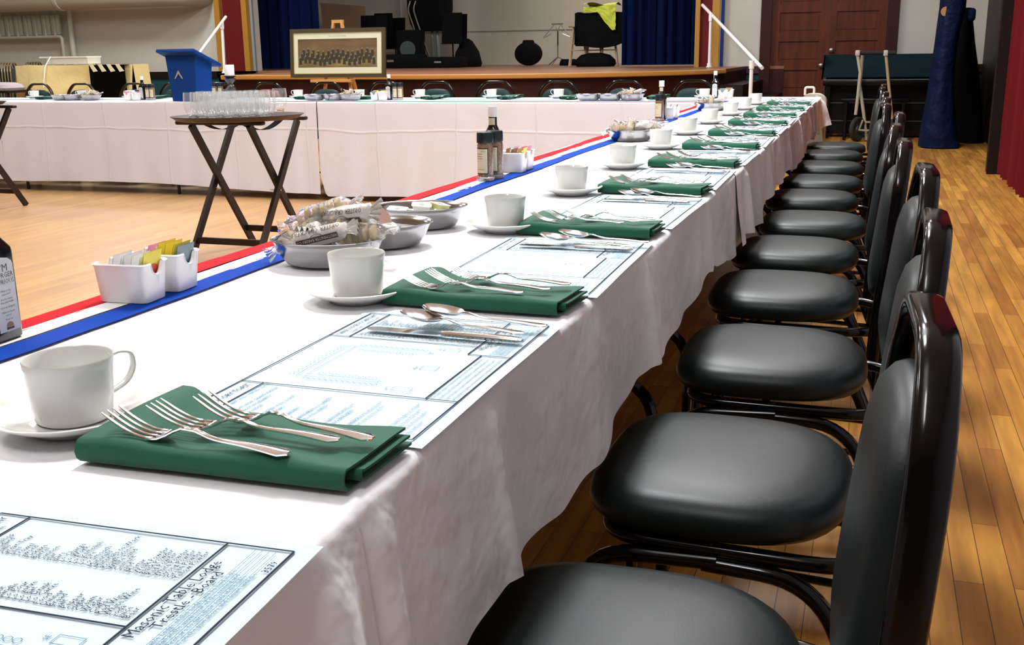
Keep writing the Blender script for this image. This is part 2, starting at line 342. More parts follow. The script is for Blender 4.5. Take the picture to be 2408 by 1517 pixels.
# wainscot and chair rail of the stage wall
zr1, zr0 = at(360, 169, Y=YW).z, at(360, 184, Y=YW).z
b = MB(); b.b2(-16, wx(508), YW-.015, YW, .12, zr0); struct(b, 'trim_2', teal_paint, smooth=False)
b = MB(); b.b2(-16, wx(508), YW-.05, YW, zr0, zr1); struct(b, 'trim_3', rail_wood, smooth=False)
zr1, zr0 = at(1730, 156, Y=YW).z, at(1730, 173, Y=YW).z
b = MB(); b.b2(wx(1701), wx(1788), YW-.015, YW, .12, zr0); struct(b, 'trim_4', teal_paint, smooth=False)
b = MB(); b.b2(wx(1701), wx(1788), YW-.05, YW, zr0, zr1); struct(b, 'trim_5', M('maroon_rail', (.045, .012, .014), .5), smooth=False)
b = MB(); b.b2(D1+.25, XR, YW-.015, YW, 0, zr0); b.b2(D1+.25, XR, YW-.05, YW, zr0, zr1); struct(b, 'trim_6', rail_wood, smooth=False)
# proscenium trim, both sides
k = 7
for segs in ([(508.5, 521, gold_paint, .14), (521, 528, white_r, .06), (528, 572, maroon_paint, .09), (572, 584, gold_paint, .14), (584, 597, gray_blue, .05)],
             [(1633.5, 1644.5, gold_paint, .14), (1644.5, 1673, maroon_paint, .09), (1673, 1690.5, gold_paint, .14), (1690.5, 1693, white_r, .07), (1693, 1701, royal, .04)]):
    for a, c, m_, d in segs:
        y0 = YW-d; b = MB(); b.b2(wx(a, Y=y0), wx(c, Y=y0), y0, YW, ZS, 4.7); struct(b, 'trim_%d' % k, m_, smooth=False); k += 1
# stage box
b = MB(); b.b2(XSL-1.2, XSR+1.2, YS, YS+.2, ZS, 5); struct(b, 'wall_stage_back', block_wall, smooth=False)
b = MB(); b.b2(XSL-1.4, XSL-1.2, YW+.2, YS, ZS, 5); struct(b, 'wall_stage_left', block_wall, smooth=False)
b = MB(); b.b2(XSR+1.2, XSR+1.4, YW+.2, YS, ZS, 5); struct(b, 'wall_stage_right', block_wall, smooth=False)
b = MB(); b.b2(XSL-1.4, XSR+1.4, YW+.2, YS, 4.6, 4.7); struct(b, 'ceiling_stage', M('stage_ceiling', (.25, .25, .23), .9), smooth=False)
edge = [at(x, y, z=ZS) for x, y in [(522, 177.5), (640, 177), (760, 176.6), (880, 176.3), (1000, 175.8), (1100, 175), (1200, 173.9), (1300, 172.6), (1400, 171), (1500, 168.8), (1600, 166.2), (1660, 164.4), (1703, 162.6)]]
fr = [(v.x, v.y) for v in fillet(edge, .3, 3)]
poly = fr+[(fr[-1][0]+.02, YW-.001), (fr[0][0]-.3, YW-.001)]
b = MB(); b.prism([(x, y+.06) for x, y in fr]+poly[len(fr):], ZS-.04, lambda x, y, z: (x, y, z)); b.b2(XSL-1.2, XSR+1.2, YW, YS, 0, ZS-.04); struct(b, 'stage_front', stage_front_w, smooth=False)
b = MB(); b.prism(poly, .038, lambda x, y, z: (x, y, ZS-.038+z)); b.b2(XSL-1.2, XSR+1.2, YW, YS, ZS-.039, ZS-.0005); struct(b, 'floor_stage', stage_floor_w, smooth=False)
b = MB(); b.tube([(x, y, ZS-.024) for x, y in fr], 0, sec=sect_round(.028, .028, 10, 3), ref=(0, 0, 1)); struct(b, 'trim_%d' % k, nosing_w)
b = MB(); b.b2(XSL-1.2, XSR+1.2, YS-.02, YS, at(1100, 75, Y=YS).z, at(1100, 73.5, Y=YS).z); struct(b, 'trim_%d' % (k+1), M('seam_paint', (.26, .24, .19), .8), smooth=False)
# double door
dr = thing('door_1', ((D0+D1)/2, YW, 0)); tag(dr, kind='structure')
b = MB(); cw = wx(1813, 100)-wx(1788, 100)
for x0, x1 in ((D0-cw, D0), (D1, D1+cw)): b.b2(x0-dr.location.x, x1-dr.location.x, -.06, 0, 0, 2.28)
b.b2(D0-cw-dr.location.x, D1+cw-dr.location.x, -.06, 0, 2.16, 2.32); b.build('door_casing', door_dark, dr, smooth=False)
half = (D1-D0)/2; zp = [(.12, .36), (.49, .73), (.86, 1.10), (1.23, 1.47), (1.60, 1.84)]
zoff = at(1880, 144, Y=YW).z
zp = [(zoff-.37*1+j*.37-.0, zoff-.37+j*.37+.255) for j in range(-1, 4)]
for sgn in (-1, 1):
    b = MB(); x0, x1 = (-half, -.002) if sgn < 0 else (.002, half)
    b.b2(x0, x1, .03, .06, .01, 2.15)
    b.b2(x0, x0+.1, .01, .035, .01, 2.15); b.b2(x1-.1, x1, .01, .035, .01, 2.15)
    zz = .01
    for z0, z1 in zp:
        b.b2(x0+.1, x1-.1, .01, .035, zz, z0); zz = z1
        b.b2(x0+.13, x1-.13, .022, .035, z0+.03, z1-.03)
    b.b2(x0+.1, x1-.1, .01, .035, zz, 2.15)
    lf = b.build('door_leaf', door_wood, dr, smooth=False)
    hb = MB(); hp = at(1925, 154, Y=YW-.05) if sgn < 0 else at(1953, 118, Y=YW-.05)
    hx = (-.06 if sgn < 0 else .06)
    hb.lathe([(.0, 0), (.014, .0), (.014, .03), (.03, .04), (.03, .055), (.018, .066), (0, .068)], 14, T=Matrix.Translation((hx, .01, hp.z))@Matrix.Rotation(pi/2, 4, 'X'))
    tag(hb.build('door_handle', M('pewter_knob', (.35, .33, .3), .35, metal=.8), lf), 'pewter knob')
# ---------------------------------------------------------------- hung cloth
def curtain(name, x0, x1, Y, z0, z1, nf, amp, m, label, cat, rz=0, xaxis=True, seed=0):
    L = x1-x0
    def fn(u, v):
        ph = u*nf*2*pi+.8*sin(u*9+seed); d = amp*(sin(ph)+.35*sin(2.3*ph+seed))*(.75+.25*v)
        s = u*L+.02*sin(ph*1.0+1); z = z1+(z0-z1)*v
        return (s, d, z)
    b = MB(); b.grid(fn, int(nf*14)+1, 12)
    o = b.build(name, m, fix=False, angle=80); o.location = (x0, Y, 0) if xaxis else (Y, x0, 0)
    if not xaxis: o.rotation_euler = (0, 0, pi/2)
    return tag(o, label, cat)
cl = at(596, 100, Y=YW+.8).x; cr = at(752, 60, Y=YW+.8).x
curtain('stage_curtain', cl-.6, cr, YW+.8, ZS+.02, 4.6, 9, .05, navy_velvet, 'dark navy stage curtain hanging at the left side of the stage opening', 'curtain', seed=1)
cl = at(1462, 60, Y=YW+.8).x; cr = at(1636, 100, Y=YW+.8).x
curtain('stage_curtain', cl, cr+.5, YW+.8, ZS+.02, 4.6, 10, .05, navy_velvet, 'dark navy stage curtain gathered at the right side of the stage opening', 'curtain', seed=4)
cx_ = at(2339, 411, z=0)
curtain('side_curtain', 4.2, cx_.y, cx_.x+.07, .02, 4.5, 38, .055, maroon_velvet, 'long maroon curtain hanging along the right wall of the hall', 'curtain', xaxis=False, seed=2)
# ================================================================ TABLES AND CLOTHS
def folding_table(loc, rz, L, W, label, group):
    t = thing('folding_table', loc, rz, label, 'table', group)
    MB().rbox((0, 0, TT-.024), (L, W, .03), .008).build('table_top', M('table_laminate', (.3, .24, .17), .5), t)
    for sx in (-1, 1):
        b = MB(); x = sx*(L/2-.22); p = [(x, -W/2+.06, .0), (x, -W/2+.06, .375), (x, W/2-.06, .375), (x, W/2-.06, 0)]
        b.tube(fillet(p, .12, 7), .0135); b.tube([(x, -.12, .375), (x, -.12, TT-.04)], .0125); b.tube([(x, .12, .375), (x, .12, TT-.04)], .0125); b.tube([(x, 0, .375), (x-sx*.35, 0, TT-.04)], .008)
        b.build('leg', black_tube, t)
    return t
WT = .717
YB0, YB1 = 7.21, 7.98
for i, (y0, y1) in enumerate([(.02, 2.44), (2.46, 4.88), (4.90, 6.42), (6.44, 7.96)]):
    folding_table((-WT/2, (y0+y1)/2, 0), pi/2, y1-y0-.01, WT-.02, 'folding banquet table under the white cloths of the long right row', 'folding tables of the right row')
for i, (x0, x1) in enumerate([(-2.75, -.75), (-4.77, -2.77), (-6.79, -4.79), (-8.81, -6.81), (-10.83, -8.83)]):
    folding_table(((x0+x1)/2, (YB0+YB1)/2, 0), 0, x1-x0-.01, YB1-YB0-.02, 'folding banquet table under the white cloths of the head row', 'folding tables of the head row')
def fold(s, t, seed, amp):
    """sideways push of a hanging cloth at edge position s, drop fraction t"""
    f = .55*sin(s*13+seed+1.7*nz(s*1.3, seed))+.35*sin(s*29+2*seed+2.4*nz(s*2.1, 3+seed))+.4*nz(s*6, seed, t*1.5)
    return amp*f*t**.8
def runner_cloth(name, s0, s1, w0, w1, dropA, dropB, hemA, hemB, top, T, m, label, group, seed, ampA, ampB, ns, wrinkle=.0, endA=0, pleats=()):
    """cloth over a long table: s along, w across; A side at w0, B side at w1; hem height functions; T maps (s,w,z)"""
    r = .012; path = []
    nd_ = 16
    for k in range(nd_+1): path.append(('A', 1-k/nd_))
    path += [('a', k/4*pi/2) for k in range(1, 4)]+[('t', k/10) for k in range(11)]+[('b', k/4*pi/2) for k in range(1, 4)]
    for k in range(nd_+1): path.append(('B', k/nd_))
    n = len(path)
    def fn(u, v):
        s = s0+(s1-s0)*u; kk, q = path[int(round(v*(n-1)))]
        if kk == 't':
            w_ = w0+(w1-w0)*q; return T(s, w_, top+wrinkle*nz(s*3, w_*5, seed))
        if kk == 'a': return T(s, w0-r*sin(pi/2-q), top-r*(1-cos(pi/2-q)))
        if kk == 'b': return T(s, w1+r*sin(q), top-r*(1-cos(q)))
        if kk == 'A':
            hem = hemA(s); z = top-r+(hem-top+r)*q; return T(s, w0-r-fold(s, q, seed, ampA)-.012*q, z)
        hem = hemB(s); z = top-r+(hem-top+r)*q; d = fold(s, q, seed+5, ampB)
        for c, wd, a in pleats: d += a*math.exp(-((s-c-.0*q)/wd)**2)*q**.5
        return T(s+.006*sin(s*40)*q, w1+r+d+.016*q, z)
    b = MB(); b.grid(fn, ns, n)
    o = b.build(name, m, fix=True, angle=75)
    return tag(o, label, 'tablecloth', group)
hemR = lambda s: .552+.018*sin(s*3.1+.6)+.012*sin(s*8+1)+.008*nz(s*9)-.20*math.exp(-((s-.42)/.3)**2)
hemL = lambda s: .06+.012*sin(s*2.3)
TR = lambda s, w_, z: (w_, s, z)
cr_tops = dict(m=cloth_white)
runner_cloth('tablecloth', .0, .66, -WT+.012, -.012, 0, 0, hemL, hemR, TT+.001, TR, cloth_white, 'white tablecloth at the near end of the long right row, nearest the camera', 'tablecloths on the right row', 1.3, .016, .016, 90, .0012, pleats=((.6, .035, .045), (.45, .05, -.02)))
runner_cloth('tablecloth', .645, 3.12, -WT+.014, -.014, 0, 0, hemL, hemR, TT, TR, cloth_white, 'white tablecloth on the right row between the near blue placemats, creased drop', 'tablecloths on the right row', 4.1, .016, .011, 300, .0012, pleats=((.69, .03, .03), (.96, .012, .012), (1.75, .012, .01)))
runner_cloth('tablecloth', 3.0, 8.0, -WT+.012, -.012, 0, 0, hemL, lambda s: hemR(s)-.0, TT+.001, TR, cloth_white, 'white tablecloth on the far half of the long right row up to the corner', 'tablecloths on the right row', 7.7, .016, .017, 420, .0012, pleats=((3.22, .03, .035), (5.6, .05, .03), (7.9, .08, .06)))
hemF = lambda x: .07+.018*sin(x*1.3+2)-.02*max(0, (x+4)/3)
TB = lambda s, w_, z: (s, w_, z)
hback = lambda x: .5
XSM = at(757, 238, z=TT).x; XSM2 = at(58, 234.5, z=TT).x
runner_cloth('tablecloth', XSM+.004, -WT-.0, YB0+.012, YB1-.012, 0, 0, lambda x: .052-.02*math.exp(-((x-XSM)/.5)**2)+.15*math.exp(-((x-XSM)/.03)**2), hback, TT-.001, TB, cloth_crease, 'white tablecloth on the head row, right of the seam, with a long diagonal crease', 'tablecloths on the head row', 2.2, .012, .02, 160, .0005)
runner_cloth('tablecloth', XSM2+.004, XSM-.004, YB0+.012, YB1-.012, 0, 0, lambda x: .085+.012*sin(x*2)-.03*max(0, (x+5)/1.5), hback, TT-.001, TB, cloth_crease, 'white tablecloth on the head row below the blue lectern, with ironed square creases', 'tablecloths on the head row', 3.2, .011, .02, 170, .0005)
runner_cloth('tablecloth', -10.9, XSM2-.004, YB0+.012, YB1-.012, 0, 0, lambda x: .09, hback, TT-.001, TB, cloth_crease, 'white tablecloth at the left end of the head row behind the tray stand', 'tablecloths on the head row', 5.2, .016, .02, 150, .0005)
# tricolour ribbon along the inner table edge
def rib(a, bb):
    def fn(u, v):
        y = .02+(YB0-.02+.13*1)*u; x = -WT+a+(bb-a)*v+.0035*sin(y*7+a*60)+.003*nz(y*9, a*40)
        y2 = y-.0
        return (x, min(y2, YB0+.01+(x+WT)), TT+.0035+.0006*nz(y*14, x*30))
    return fn
t = thing('ribbon_runner', (0, 0, 0), 0, 'red, white and blue ribbon laid along the inner edge of the long right table', 'ribbon')
for nm, a, bb, m_ in (('red_stripe', .020, .062, red_r), ('white_stripe', .062, .098, white_r), ('blue_stripe', .098, .143, blue_r)):
    b = MB(); b.grid(rib(a, bb), 3, 2); b = MB()
    N = 200; f = rib(a, bb); vs = []
    for i in range(N): vs += [f(i/(N-1), 0), f(i/(N-1), 1)]
    b.add(vs, [(2*i, 2*i+1, 2*i+3, 2*i+2) for i in range(N-1)]); b.build(nm, m_, t, fix=True)
t = thing('ribbon_runner', (0, 0, 0), 0, 'thin red, white and blue ribbon along the front edge of the head table', 'ribbon')
for nm, a, bb, m_ in (('red_stripe', .020, .062, red_r), ('white_stripe', .062, .098, white_r), ('blue_stripe', .098, .143, blue_r)):
    b = MB(); vs = []; N = 160
    for i in range(N):
        x = -WT-.0-3.4*i/(N-1); w_ = .003*nz(x*5)
        vs += [(min(x, -WT+a), YB0+a+w_, TT+.002), (min(x, -WT+bb), YB0+bb+w_, TT+.002)]
    b.add(vs, [(2*i, 2*i+1, 2*i+3, 2*i+2) for i in range(N-1)]); b.build(nm, m_, t)
# ================================================================ CHAIRS
def superell(a, b, n, ef, er):
    out = []
    for i in range(n):
        t = 2*pi*i/n; c, s = cos(t), sin(t); e = er if c > 0 else ef
        out.append((a*math.copysign(abs(c)**(2/e), c), b*math.copysign(abs(s)**(2/e), s)))
    return out
SEAT = superell(.192, .208, 44, 3.6, 2.7)
def back_x(z): return .232+(z-.44)*.10
def chair_builder(pad, tube, simple=False, name='banquet_chair'):
    def make():
        t = thing(name, (0, 0, 0)); t['category'] = 'chair'
        b = MB(); b.rings(SEAT, [(.3, .424), (.88, .425), (.955, .429), (.987, .437), (1, .447), (.992, .458), (.965, .469), (.91, .4785), (.82, .4845), (.6, .489), (.3, .4915), (.05, .492)])
        b.build('seat', pad, t, angle=60)
        # padded back: outline in the back plane, drawn as rings through its thickness
        zc, hh = .635, .155
        ol = []
        for i in range(40):
            a = 2*pi*i/40; c, s = cos(a), sin(a); e = 4.5
            u = math.copysign(abs(c)**(2/e), c); v = math.copysign(abs(s)**(2/e), s)
            ol.append((u*(.160-.022*v), v*hh+(.012*(1-u*u) if v > 0 else 0)))
        def TBk(x, y, d): return (back_x(zc+y)+d, x, zc+y)
        b = MB(); b.rings(ol, [(.2, -.034), (.75, -.032), (.9, -.026), (.98, -.014), (1, -.004), (1, .008), (.95, .013), (.3, .013)], TBk)
        b.build('backrest', pad, t, angle=60)
        # frame loop of the back, down to the seat rail
        P = []
        for s in (-1, 1):
            leg = [(.232, s*.197, .34), (back_x(.47)+.004, s*.197, .47), (back_x(.62)+.004, s*.190, .62), (back_x(.78)+.002, s*.158, .785), (back_x(.855), s*.088, .856)]
            P += leg if s < 0 else leg[::-1]
        b = MB(); b.tube(fillet(P, [.0, .05, .08, .05, .035, .035, .05, .08, .05, .0], 4), 0, sec=sect_round(.0175, .0095, 12, 3.4), ref=(1, 0, -.12))
        if simple: b.build('back_frame', tube, t); return t
        b.build('back_frame', tube, t)
        b = MB(); fr = [(-.15, -.182, .411), (.26, -.182, .405), (.26, .182, .405), (-.15, .182, .411)]
        b.tube(fillet(fr, [.07, .13, .13, .07], 7, closed=True), .0115, n=10, closed=True); b.tube([(-.0, -.18, .411), (-.0, .18, .411)], .009)
        b.build('seat_frame', tube, t)
        for s in (-1, 1):
            y = s*.196
            b = MB(); b.tube(fillet([(-.195, y, .012), (-.175, y, .39), (.02, y*.98, .396)], .085, 8), .0125, n=10); b.lathe([(.0, 0), (.016, .0), (.015, .022), (.013, .024)], 12, (-.1955, y, 0)); b.build('leg', tube, t)
            b = MB(); b.tube(fillet([(.0, y*.98, .392), (.155, y, .388), (.31, y*1.02, .012)], .085, 8), .0125, n=10); b.lathe([(.0, 0), (.016, .0), (.015, .022), (.013, .024)], 12, (.311, y*1.02, 0)); b.build('leg', tube, t)
            b = MB(); b.tube([(-.183, y, .20), (.238, y, .185)], .0075); b.tube([(-.10, y, .385), (-.10, y, .335)], .008); b.build('stretcher', tube, t)
            b = MB(); b.tube([(.236, s*.186, .34), (.262, s*.187, .16)], .008); b.build('brace', tube, t)
        b = MB(); b.tube([(-.19, -.196, .12), (-.19, .196, .12)], .0075); b.build('stretcher', tube, t)
        return t
    return make
mk = pool(chair_builder(vinyl, black_tube))
seats = [(.140, .955), (.172, 1.54), (.187, 2.18), (.160, 2.81), (.150, 3.40), (.171, 4.00), (.130, 4.66), (.14, 5.26), (.137, 5.95), (.125, 6.63), (.135, 7.20)]
for i, (x, y) in enumerate(seats):
    lab = ('black padded banquet chair %s from the camera along the right side of the long table' % ORD[i]) if i else 'black padded banquet chair nearest the camera beside the long table, cut by the frame'
    if i == len(seats)-1: lab = 'black padded banquet chair farthest from the camera on the right side of the long table'
    mk((x, y, 0), radians([2, -1, 1.5, 0, -2, 1, 3, -1, 0, 2, -1][i]), lab, 'chairs along the right side of the long table')
mkb = pool(chair_builder(vinyl_teal, black_tube)); mkr = pool(chair_builder(vinyl_red, black_tube)); mkz = pool(chair_builder(vinyl_teal, bronze_tube))
G = 'chairs behind the head table'
bc = [(77, mkz, 'banquet chair with bronze tube back behind the leftmost cup of the head table'),
      (182, mkz, 'banquet chair with bronze tube back in front of the hanging edge of the yellow cloth'),
      (303, mkz, 'banquet chair with bronze tube back behind the condiments left of the blue lectern'),
      (405, mkb, 'banquet chair mostly hidden behind the blue lectern'),
      (516, mkb, 'dark banquet chair behind the candle holder at the right of the lectern'),
      (622, mkr, 'banquet chair with maroon vinyl back behind the tray of glasses'),
      (760, mkb, 'teal banquet chair in front of the easel below the framed photograph'),
      (898, mkb, 'teal banquet chair behind the sauce bottle right of the easel'),
      (1022, mkb, 'teal banquet chair behind the cup right of the spice jars at the head table'),
      (1163, mkb, 'teal banquet chair behind the head table below the round black gig bag'),
      (1310, mkb, 'teal banquet chair behind the head table below the thin music stand'),
      (1465, mkb, 'teal banquet chair behind the head table below the gathered right stage curtain'),
      (1627, mkb, 'teal banquet chair at the right end of the head table near the corner')]
for px, f, lab in bc:
    p = at(px, 205, Y=8.42); f((p.x, 8.20+.02*sin(px), 0), pi/2+.04*sin(px*3), lab, G)
# ================================================================ PLACE SETTINGS
# paper placemat: local x runs to the diner (+X), local y along the table, origin at its centre
MW, ML = .276, .447
def mat_geo(full):
    def make():
        t = thing('placemat', (0, 0, 0)); t['category'] = 'placemat'
        b = MB(); N = 13
        b.grid(lambda u, v: ((v-.5)*MW, (u-.5)*ML, .0009+.0005*sin(u*9+v*4)), N, 7); b.build('sheet', paper_blue, t, fix=True)
        k = .943; h = .0022
        X = lambda x: (x+.148)*k; Y = lambda y: (y-1.075)*k
        L = MB()
        def line(x0, y0, x1, y1, w_=.0019):
            w_ *= .5
            if abs(x1-x0) < abs(y1-y0): L.add([(X(x0)-w_, Y(y0), h), (X(x0)+w_, Y(y0), h), (X(x1)+w_, Y(y1), h), (X(x1)-w_, Y(y1), h)], [(0, 1, 2, 3)])
            else: L.add([(X(x0), Y(y0)-w_, h), (X(x1), Y(y1)-w_, h), (X(x1), Y(y1)+w_, h), (X(x0), Y(y0)+w_, h)], [(0, 1, 2, 3)])
        x0, x1, y0, y1 = -.281, -.018, .853, 1.297
        for q in ((x0, y0, x0, y1), (x1, y0, x1, y1), (x0, y0, x1, y0), (x0, y1, x1, y1), (x0, .969, x1, .969), (x0, 1.174, -.073, 1.174), (-.252, y0, -.252, .969), (-.252, 1.174, -.252, y1), (-.055, .969, -.055, 1.139), (-.073, 1.139, x1, 1.139), (-.073, 1.139, -.073, y1)): line(*q)
        L.build('ruled_lines', ink, t, smooth=False)
        # writing: reads along +Y, down the page is +X
        P, Q, D, P2, P3, P4 = MB(), MB(), MB(), MB(), MB(), MB()
        def tx(b_, s, size, x, y, al='LEFT', sx=1): b_.text(s, size*k, (X(x), Y(y), h), (0, 1, 0), (-1, 0, 0), al, sx)
        tx(P, 'TABLE LODGE VOCABULARY', .0098, -.268, 1.236, 'CENTER', .86)
        tx(P, 'Lodge Term - Common Term', .0068, -.258, 1.236, 'CENTER')
        w1 = ['Table', 'Cloth', 'Chairs', 'Platter', 'Plates', 'Spoon', 'Knife', 'Fork', 'Bottle', 'Glass', 'Light', 'Candle', 'To Pour', 'To Serve', 'To Eat', 'To Drink', 'To Carve', 'Food', 'Dinner', 'Bread', 'Salt', 'Pepper', 'Sugar', 'Cream', 'Water', 'Coffee', 'Red Wine', 'White Wine', 'Soda', 'Juice', 'Beer']
        w2 = ['Workshop', 'Standard', 'Stalls', 'Great Tray', 'Tiles', 'Trowel', 'Sword', 'Pickaxe', 'Barrel', 'Cannon', 'Star', 'Stars', 'To Charge', 'To Work', 'To Demolish', 'To Fire', 'To Smooth', 'Materials', 'Materials to Work', 'Rough Stone', 'White Sand', 'Cement', 'Sand', 'Mortar', 'Weak Powder', 'Black Powder', 'Red Powder', 'White Powder', 'Strong Powder', 'Green Powder', 'Yellow Powder']
        for i, (a, c) in enumerate(zip(w1, w2)):
            x = -.2415+i*.00545; tx(P, a, .0072, x, 1.183); tx(P, c, .0068, x, 1.238)
        tx(P2, 'Masonic Table Lodge', .0135, -.0605, 1.216, 'CENTER', .92); tx(P2, 'Trestle - Board', .0125, -.0505, 1.216, 'CENTER')
        for i, s in enumerate(['The Table Lodge of this Lodge will be held in the', 'Lodge hall at the usual hour of the evening and', 'all Brethren are to take their seats at the table', 'as shown on the plan above and remain until the']):
            tx(Q, s, .0058, -.0435+i*.0056, 1.145)
        tx(P3, '3579', .0085, -.0205, 1.262)
        L2 = MB()
        for i in range(4):
            xx = X(-.047+i*.0056); L2.add([(xx-.0002, Y(1.142), h), (xx+.0002, Y(1.142), h), (xx+.0002, Y(1.292), h), (xx-.0002, Y(1.292), h)], [(0, 1, 2, 3)])
        L2.build('thin_rules', ink_soft, t, smooth=False)
        tx(P4, 'OBLIGATORY TOAST', .0115, -.262, .961, 'RIGHT', .82)
        ls = ['To the PRESIDENT of the UNITED STATES', '', 'To the MOST WOR. GRAND MASTER', 'and the MOST WORSHIPFUL', 'GRAND LODGE', '', 'To the MASTER of this LODGE', 'and his OFFICERS', '', 'To the WARDENS', '', 'To the BRETHREN in the ARMED', 'FORCES of the UNITED', 'STATES', '', 'To the NEW INITIATES and', 'VISITING BRETHREN', '', 'To all FREEMASONS wheresoever', 'dispersed over the face of the', 'Earth', '', '', 'After each toast the glass is set down', 'and all cannons are in line and', 'the Brethren are then seated', 'for the next toast']
        for i, s in enumerate(ls): tx(Q, s, .0063, -.2435+i*.0083, .857)
        for i, s in enumerate(['The Table Lodge is conducted in silence and in order, every Brother', 'keeps his seat until the gavel of the Master is sounded and does not', 'leave the table nor pass between the tables while the Lodge is open,', 'and charges his cannon only at the word of command from the West']):
            tx(Q, s, .0055, -.0475+i*.0078, .973)
        # seating plan
        def seg(a, c, w_=.0006):
            a, c = Vector(a), Vector(c); d = (c-a).normalized(); n = Vector((-d.y, d.x, 0))*w_/2; D.add([a+n, a-n, c-n, c+n], [(0, 1, 2, 3)])
        def rect(xa, ya, xb, yb):
            c = [(X(xa), Y(ya), h), (X(xb), Y(ya), h), (X(xb), Y(yb), h), (X(xa), Y(yb), h)]
            for i in range(4): seg(c[i], c[(i+1) % 4])
        rect(-.232, 1.005, -.222, 1.135); rect(-.222, 1.005, -.130, 1.013); rect(-.222, 1.127, -.120, 1.135)
        def circ(x, y, r=.0028):
            n = 8; p = [(X(x)+r*cos(2*pi*i/n), Y(y)+r*sin(2*pi*i/n), h) for i in range(n)]
            for i in range(n): seg(p[i], p[(i+1) % n], .0005)
        for i in range(14): circ(-.239, 1.008+i*.0095)
        for i in range(13): circ(-.216+i*.0072, .998); circ(-.216+i*.0072, 1.142)
        for i in range(9): circ(-.208+i*.0085, 1.020); circ(-.208+i*.0085, 1.120)
        rect(-.108, 1.145, -.088, 1.155); rect(-.105, 1.065, -.085, 1.08); rect(-.104, .985, -.082, .997)
        for s, x, y in (('SE', -.112, 1.15), ('Altar', -.11, 1.07), ('SW', -.109, .99), ('S', -.124, 1.009), ('N', -.114, 1.131)): tx(Q, s, .006, x, y, 'CENTER')
        P.build('vocabulary_text', ink, t, smooth=False); P2.build('board_title', ink, t, smooth=False); P3.build('lodge_number', ink, t, smooth=False); P4.build('toast_title', ink, t, smooth=False); Q.build('body_text', ink_soft, t, smooth=False); D.build('seating_plan', ink_soft, t, smooth=False)
        return t
    return make
matf = pool(mat_geo(True))
SP = .6078
matY = [1.075*.943-SP+i*SP+d for i, d in enumerate([-.04, 0, -.005, .0, .0, -.01, .0, .01, 0, 0, 0, 0])]
MX = -.148*.943
for i, y in enumerate(matY):
    lab = 'pale blue printed paper placemat %s from the camera on the right table' % ORD[i] if i else 'pale blue printed paper placemat nearest the camera, cut by the lower left corner'
    if i == 1: lab = 'pale blue printed paper placemat fully in view between the two nearest green napkins'
    dx = [-.0, 0, .0, .004, -.003, .004, .0, .003, -.002, 0, 0, 0][i]
    if i == 0: dx = .017
    matf((MX+dx, y, TT+.0012), radians([2.2, -.3, 1, -1, .6, -.4, .8, 0, .5, -.5, .4, 0][i]), lab, 'printed placemats on the right table', skip=('body_text', 'thin_rules') if i > 6 else ())
# napkin: local x along its length, local y its depth (0 = front fold)
def napkin():
    t = thing('napkin', (0, 0, 0)); t['category'] = 'napkin'; L = .246
    def wid(u): return (.152 if u < .02 else .112+.040*max(0, 1-u/.42)**1.3)*(1-.0*u)
    def sheet(y0, z0, y1, z1, bulge, xo0, xo1, th=.0022, sag=0., puff=0.):
        """a folded leaf that wraps round the front fold: bottom leaf and top leaf joined"""
        path = []
        n = 9
        for k in range(n): path.append((1-k/(n-1), z0, 0))
        for k in range(1, 6): a = -pi/2-pi*k/6; path.append(('r', a, 0))
        for k in range(n): path.append((k/(n-1), z1, 1))
        m_ = len(path)
        def pt(u, j):
            W = wid(u); q = path[j]; yb, yt = W*y1, W*(y1-.02)
            zc, rr = (z0+z1)/2, (z1-z0)/2
            pk = puff*math.exp(-((u-.13)/.12)**2)
            if q[0] == 'r': return (y0+rr*cos(q[1])*bulge, zc+rr*sin(q[1])*(1+pk*.3))
            if q[2] == 0: return (y0+(yb-y0)*q[0], z0)
            v = q[0]; s = -sag*sin(pi*min(1, max(0, (u-.04)/.86)))**.5*math.exp(-((v-.42)/.25)**2)
            return (y0+(yt-y0)*v, z1+s+pk*.012*v+.0018*sin(u*11+v*3)-.004*v*(1-max(0, 1-u/.3)))
        NU = 40; vs = []
        for i in range(NU):
            u = i/(NU-1); P = [pt(u, j) for j in range(m_)]; x = lambda v: xo0*1.0+u*(L+xo1-xo0)
            for side in (0, 1):
                for j in range(m_):
                    a = P[max(0, j-1)]; c = P[min(m_-1, j+1)]; d = Vector((c[0]-a[0], c[1]-a[1])).normalized(); nn = Vector((-d.y, d.x))
                    s = th*(.5 if side == 0 else -.5); y, z = P[j][0]+nn.x*s, P[j][1]+nn.y*s
                    xx = xo0+u*(L+xo1-xo0)+.02*(y/.12)*(u-.35)*.6-(.014*(y/.15) if u < .2 else 0)*(1-u/.2)*-1
                    vs.append((xx, y, max(z, .0012)))
        fs = []
        row = 2*m_
        for i in range(NU-1):
            a, c = i*row, (i+1)*row
            for j in range(m_-1):
                fs.append((a+j, a+j+1, c+j+1, c+j)); fs.append((a+m_+j, c+m_+j, c+m_+j+1, a+m_+j+1))
            fs.append((a, c, c+m_, a+m_)); fs.append((a+m_-1, a+row-1, c+row-1, c+m_-1))
        for j in range(m_-1): fs.append((j, m_+j, m_+j+1, j+1)); e = (NU-1)*row; fs.append((e+j, e+j+1, e+m_+j+1, e+m_+j))
        return vs, fs
    b = MB()
    b.add(*sheet(.012, .0015, 1.0, .021, 1.0, 0, .006, sag=.0045, puff=.9))
    b.add(*sheet(.024, .0058, .97, .0155, 1.0, .004, .012, sag=.003))
    b.add(*sheet(.032, .0085, .93, .0118, 1.0, .006, -.004))
    b.build('folded_cloth', green_linen, t, angle=60)
    return t
napf = pool(napkin)
nap_pos = []
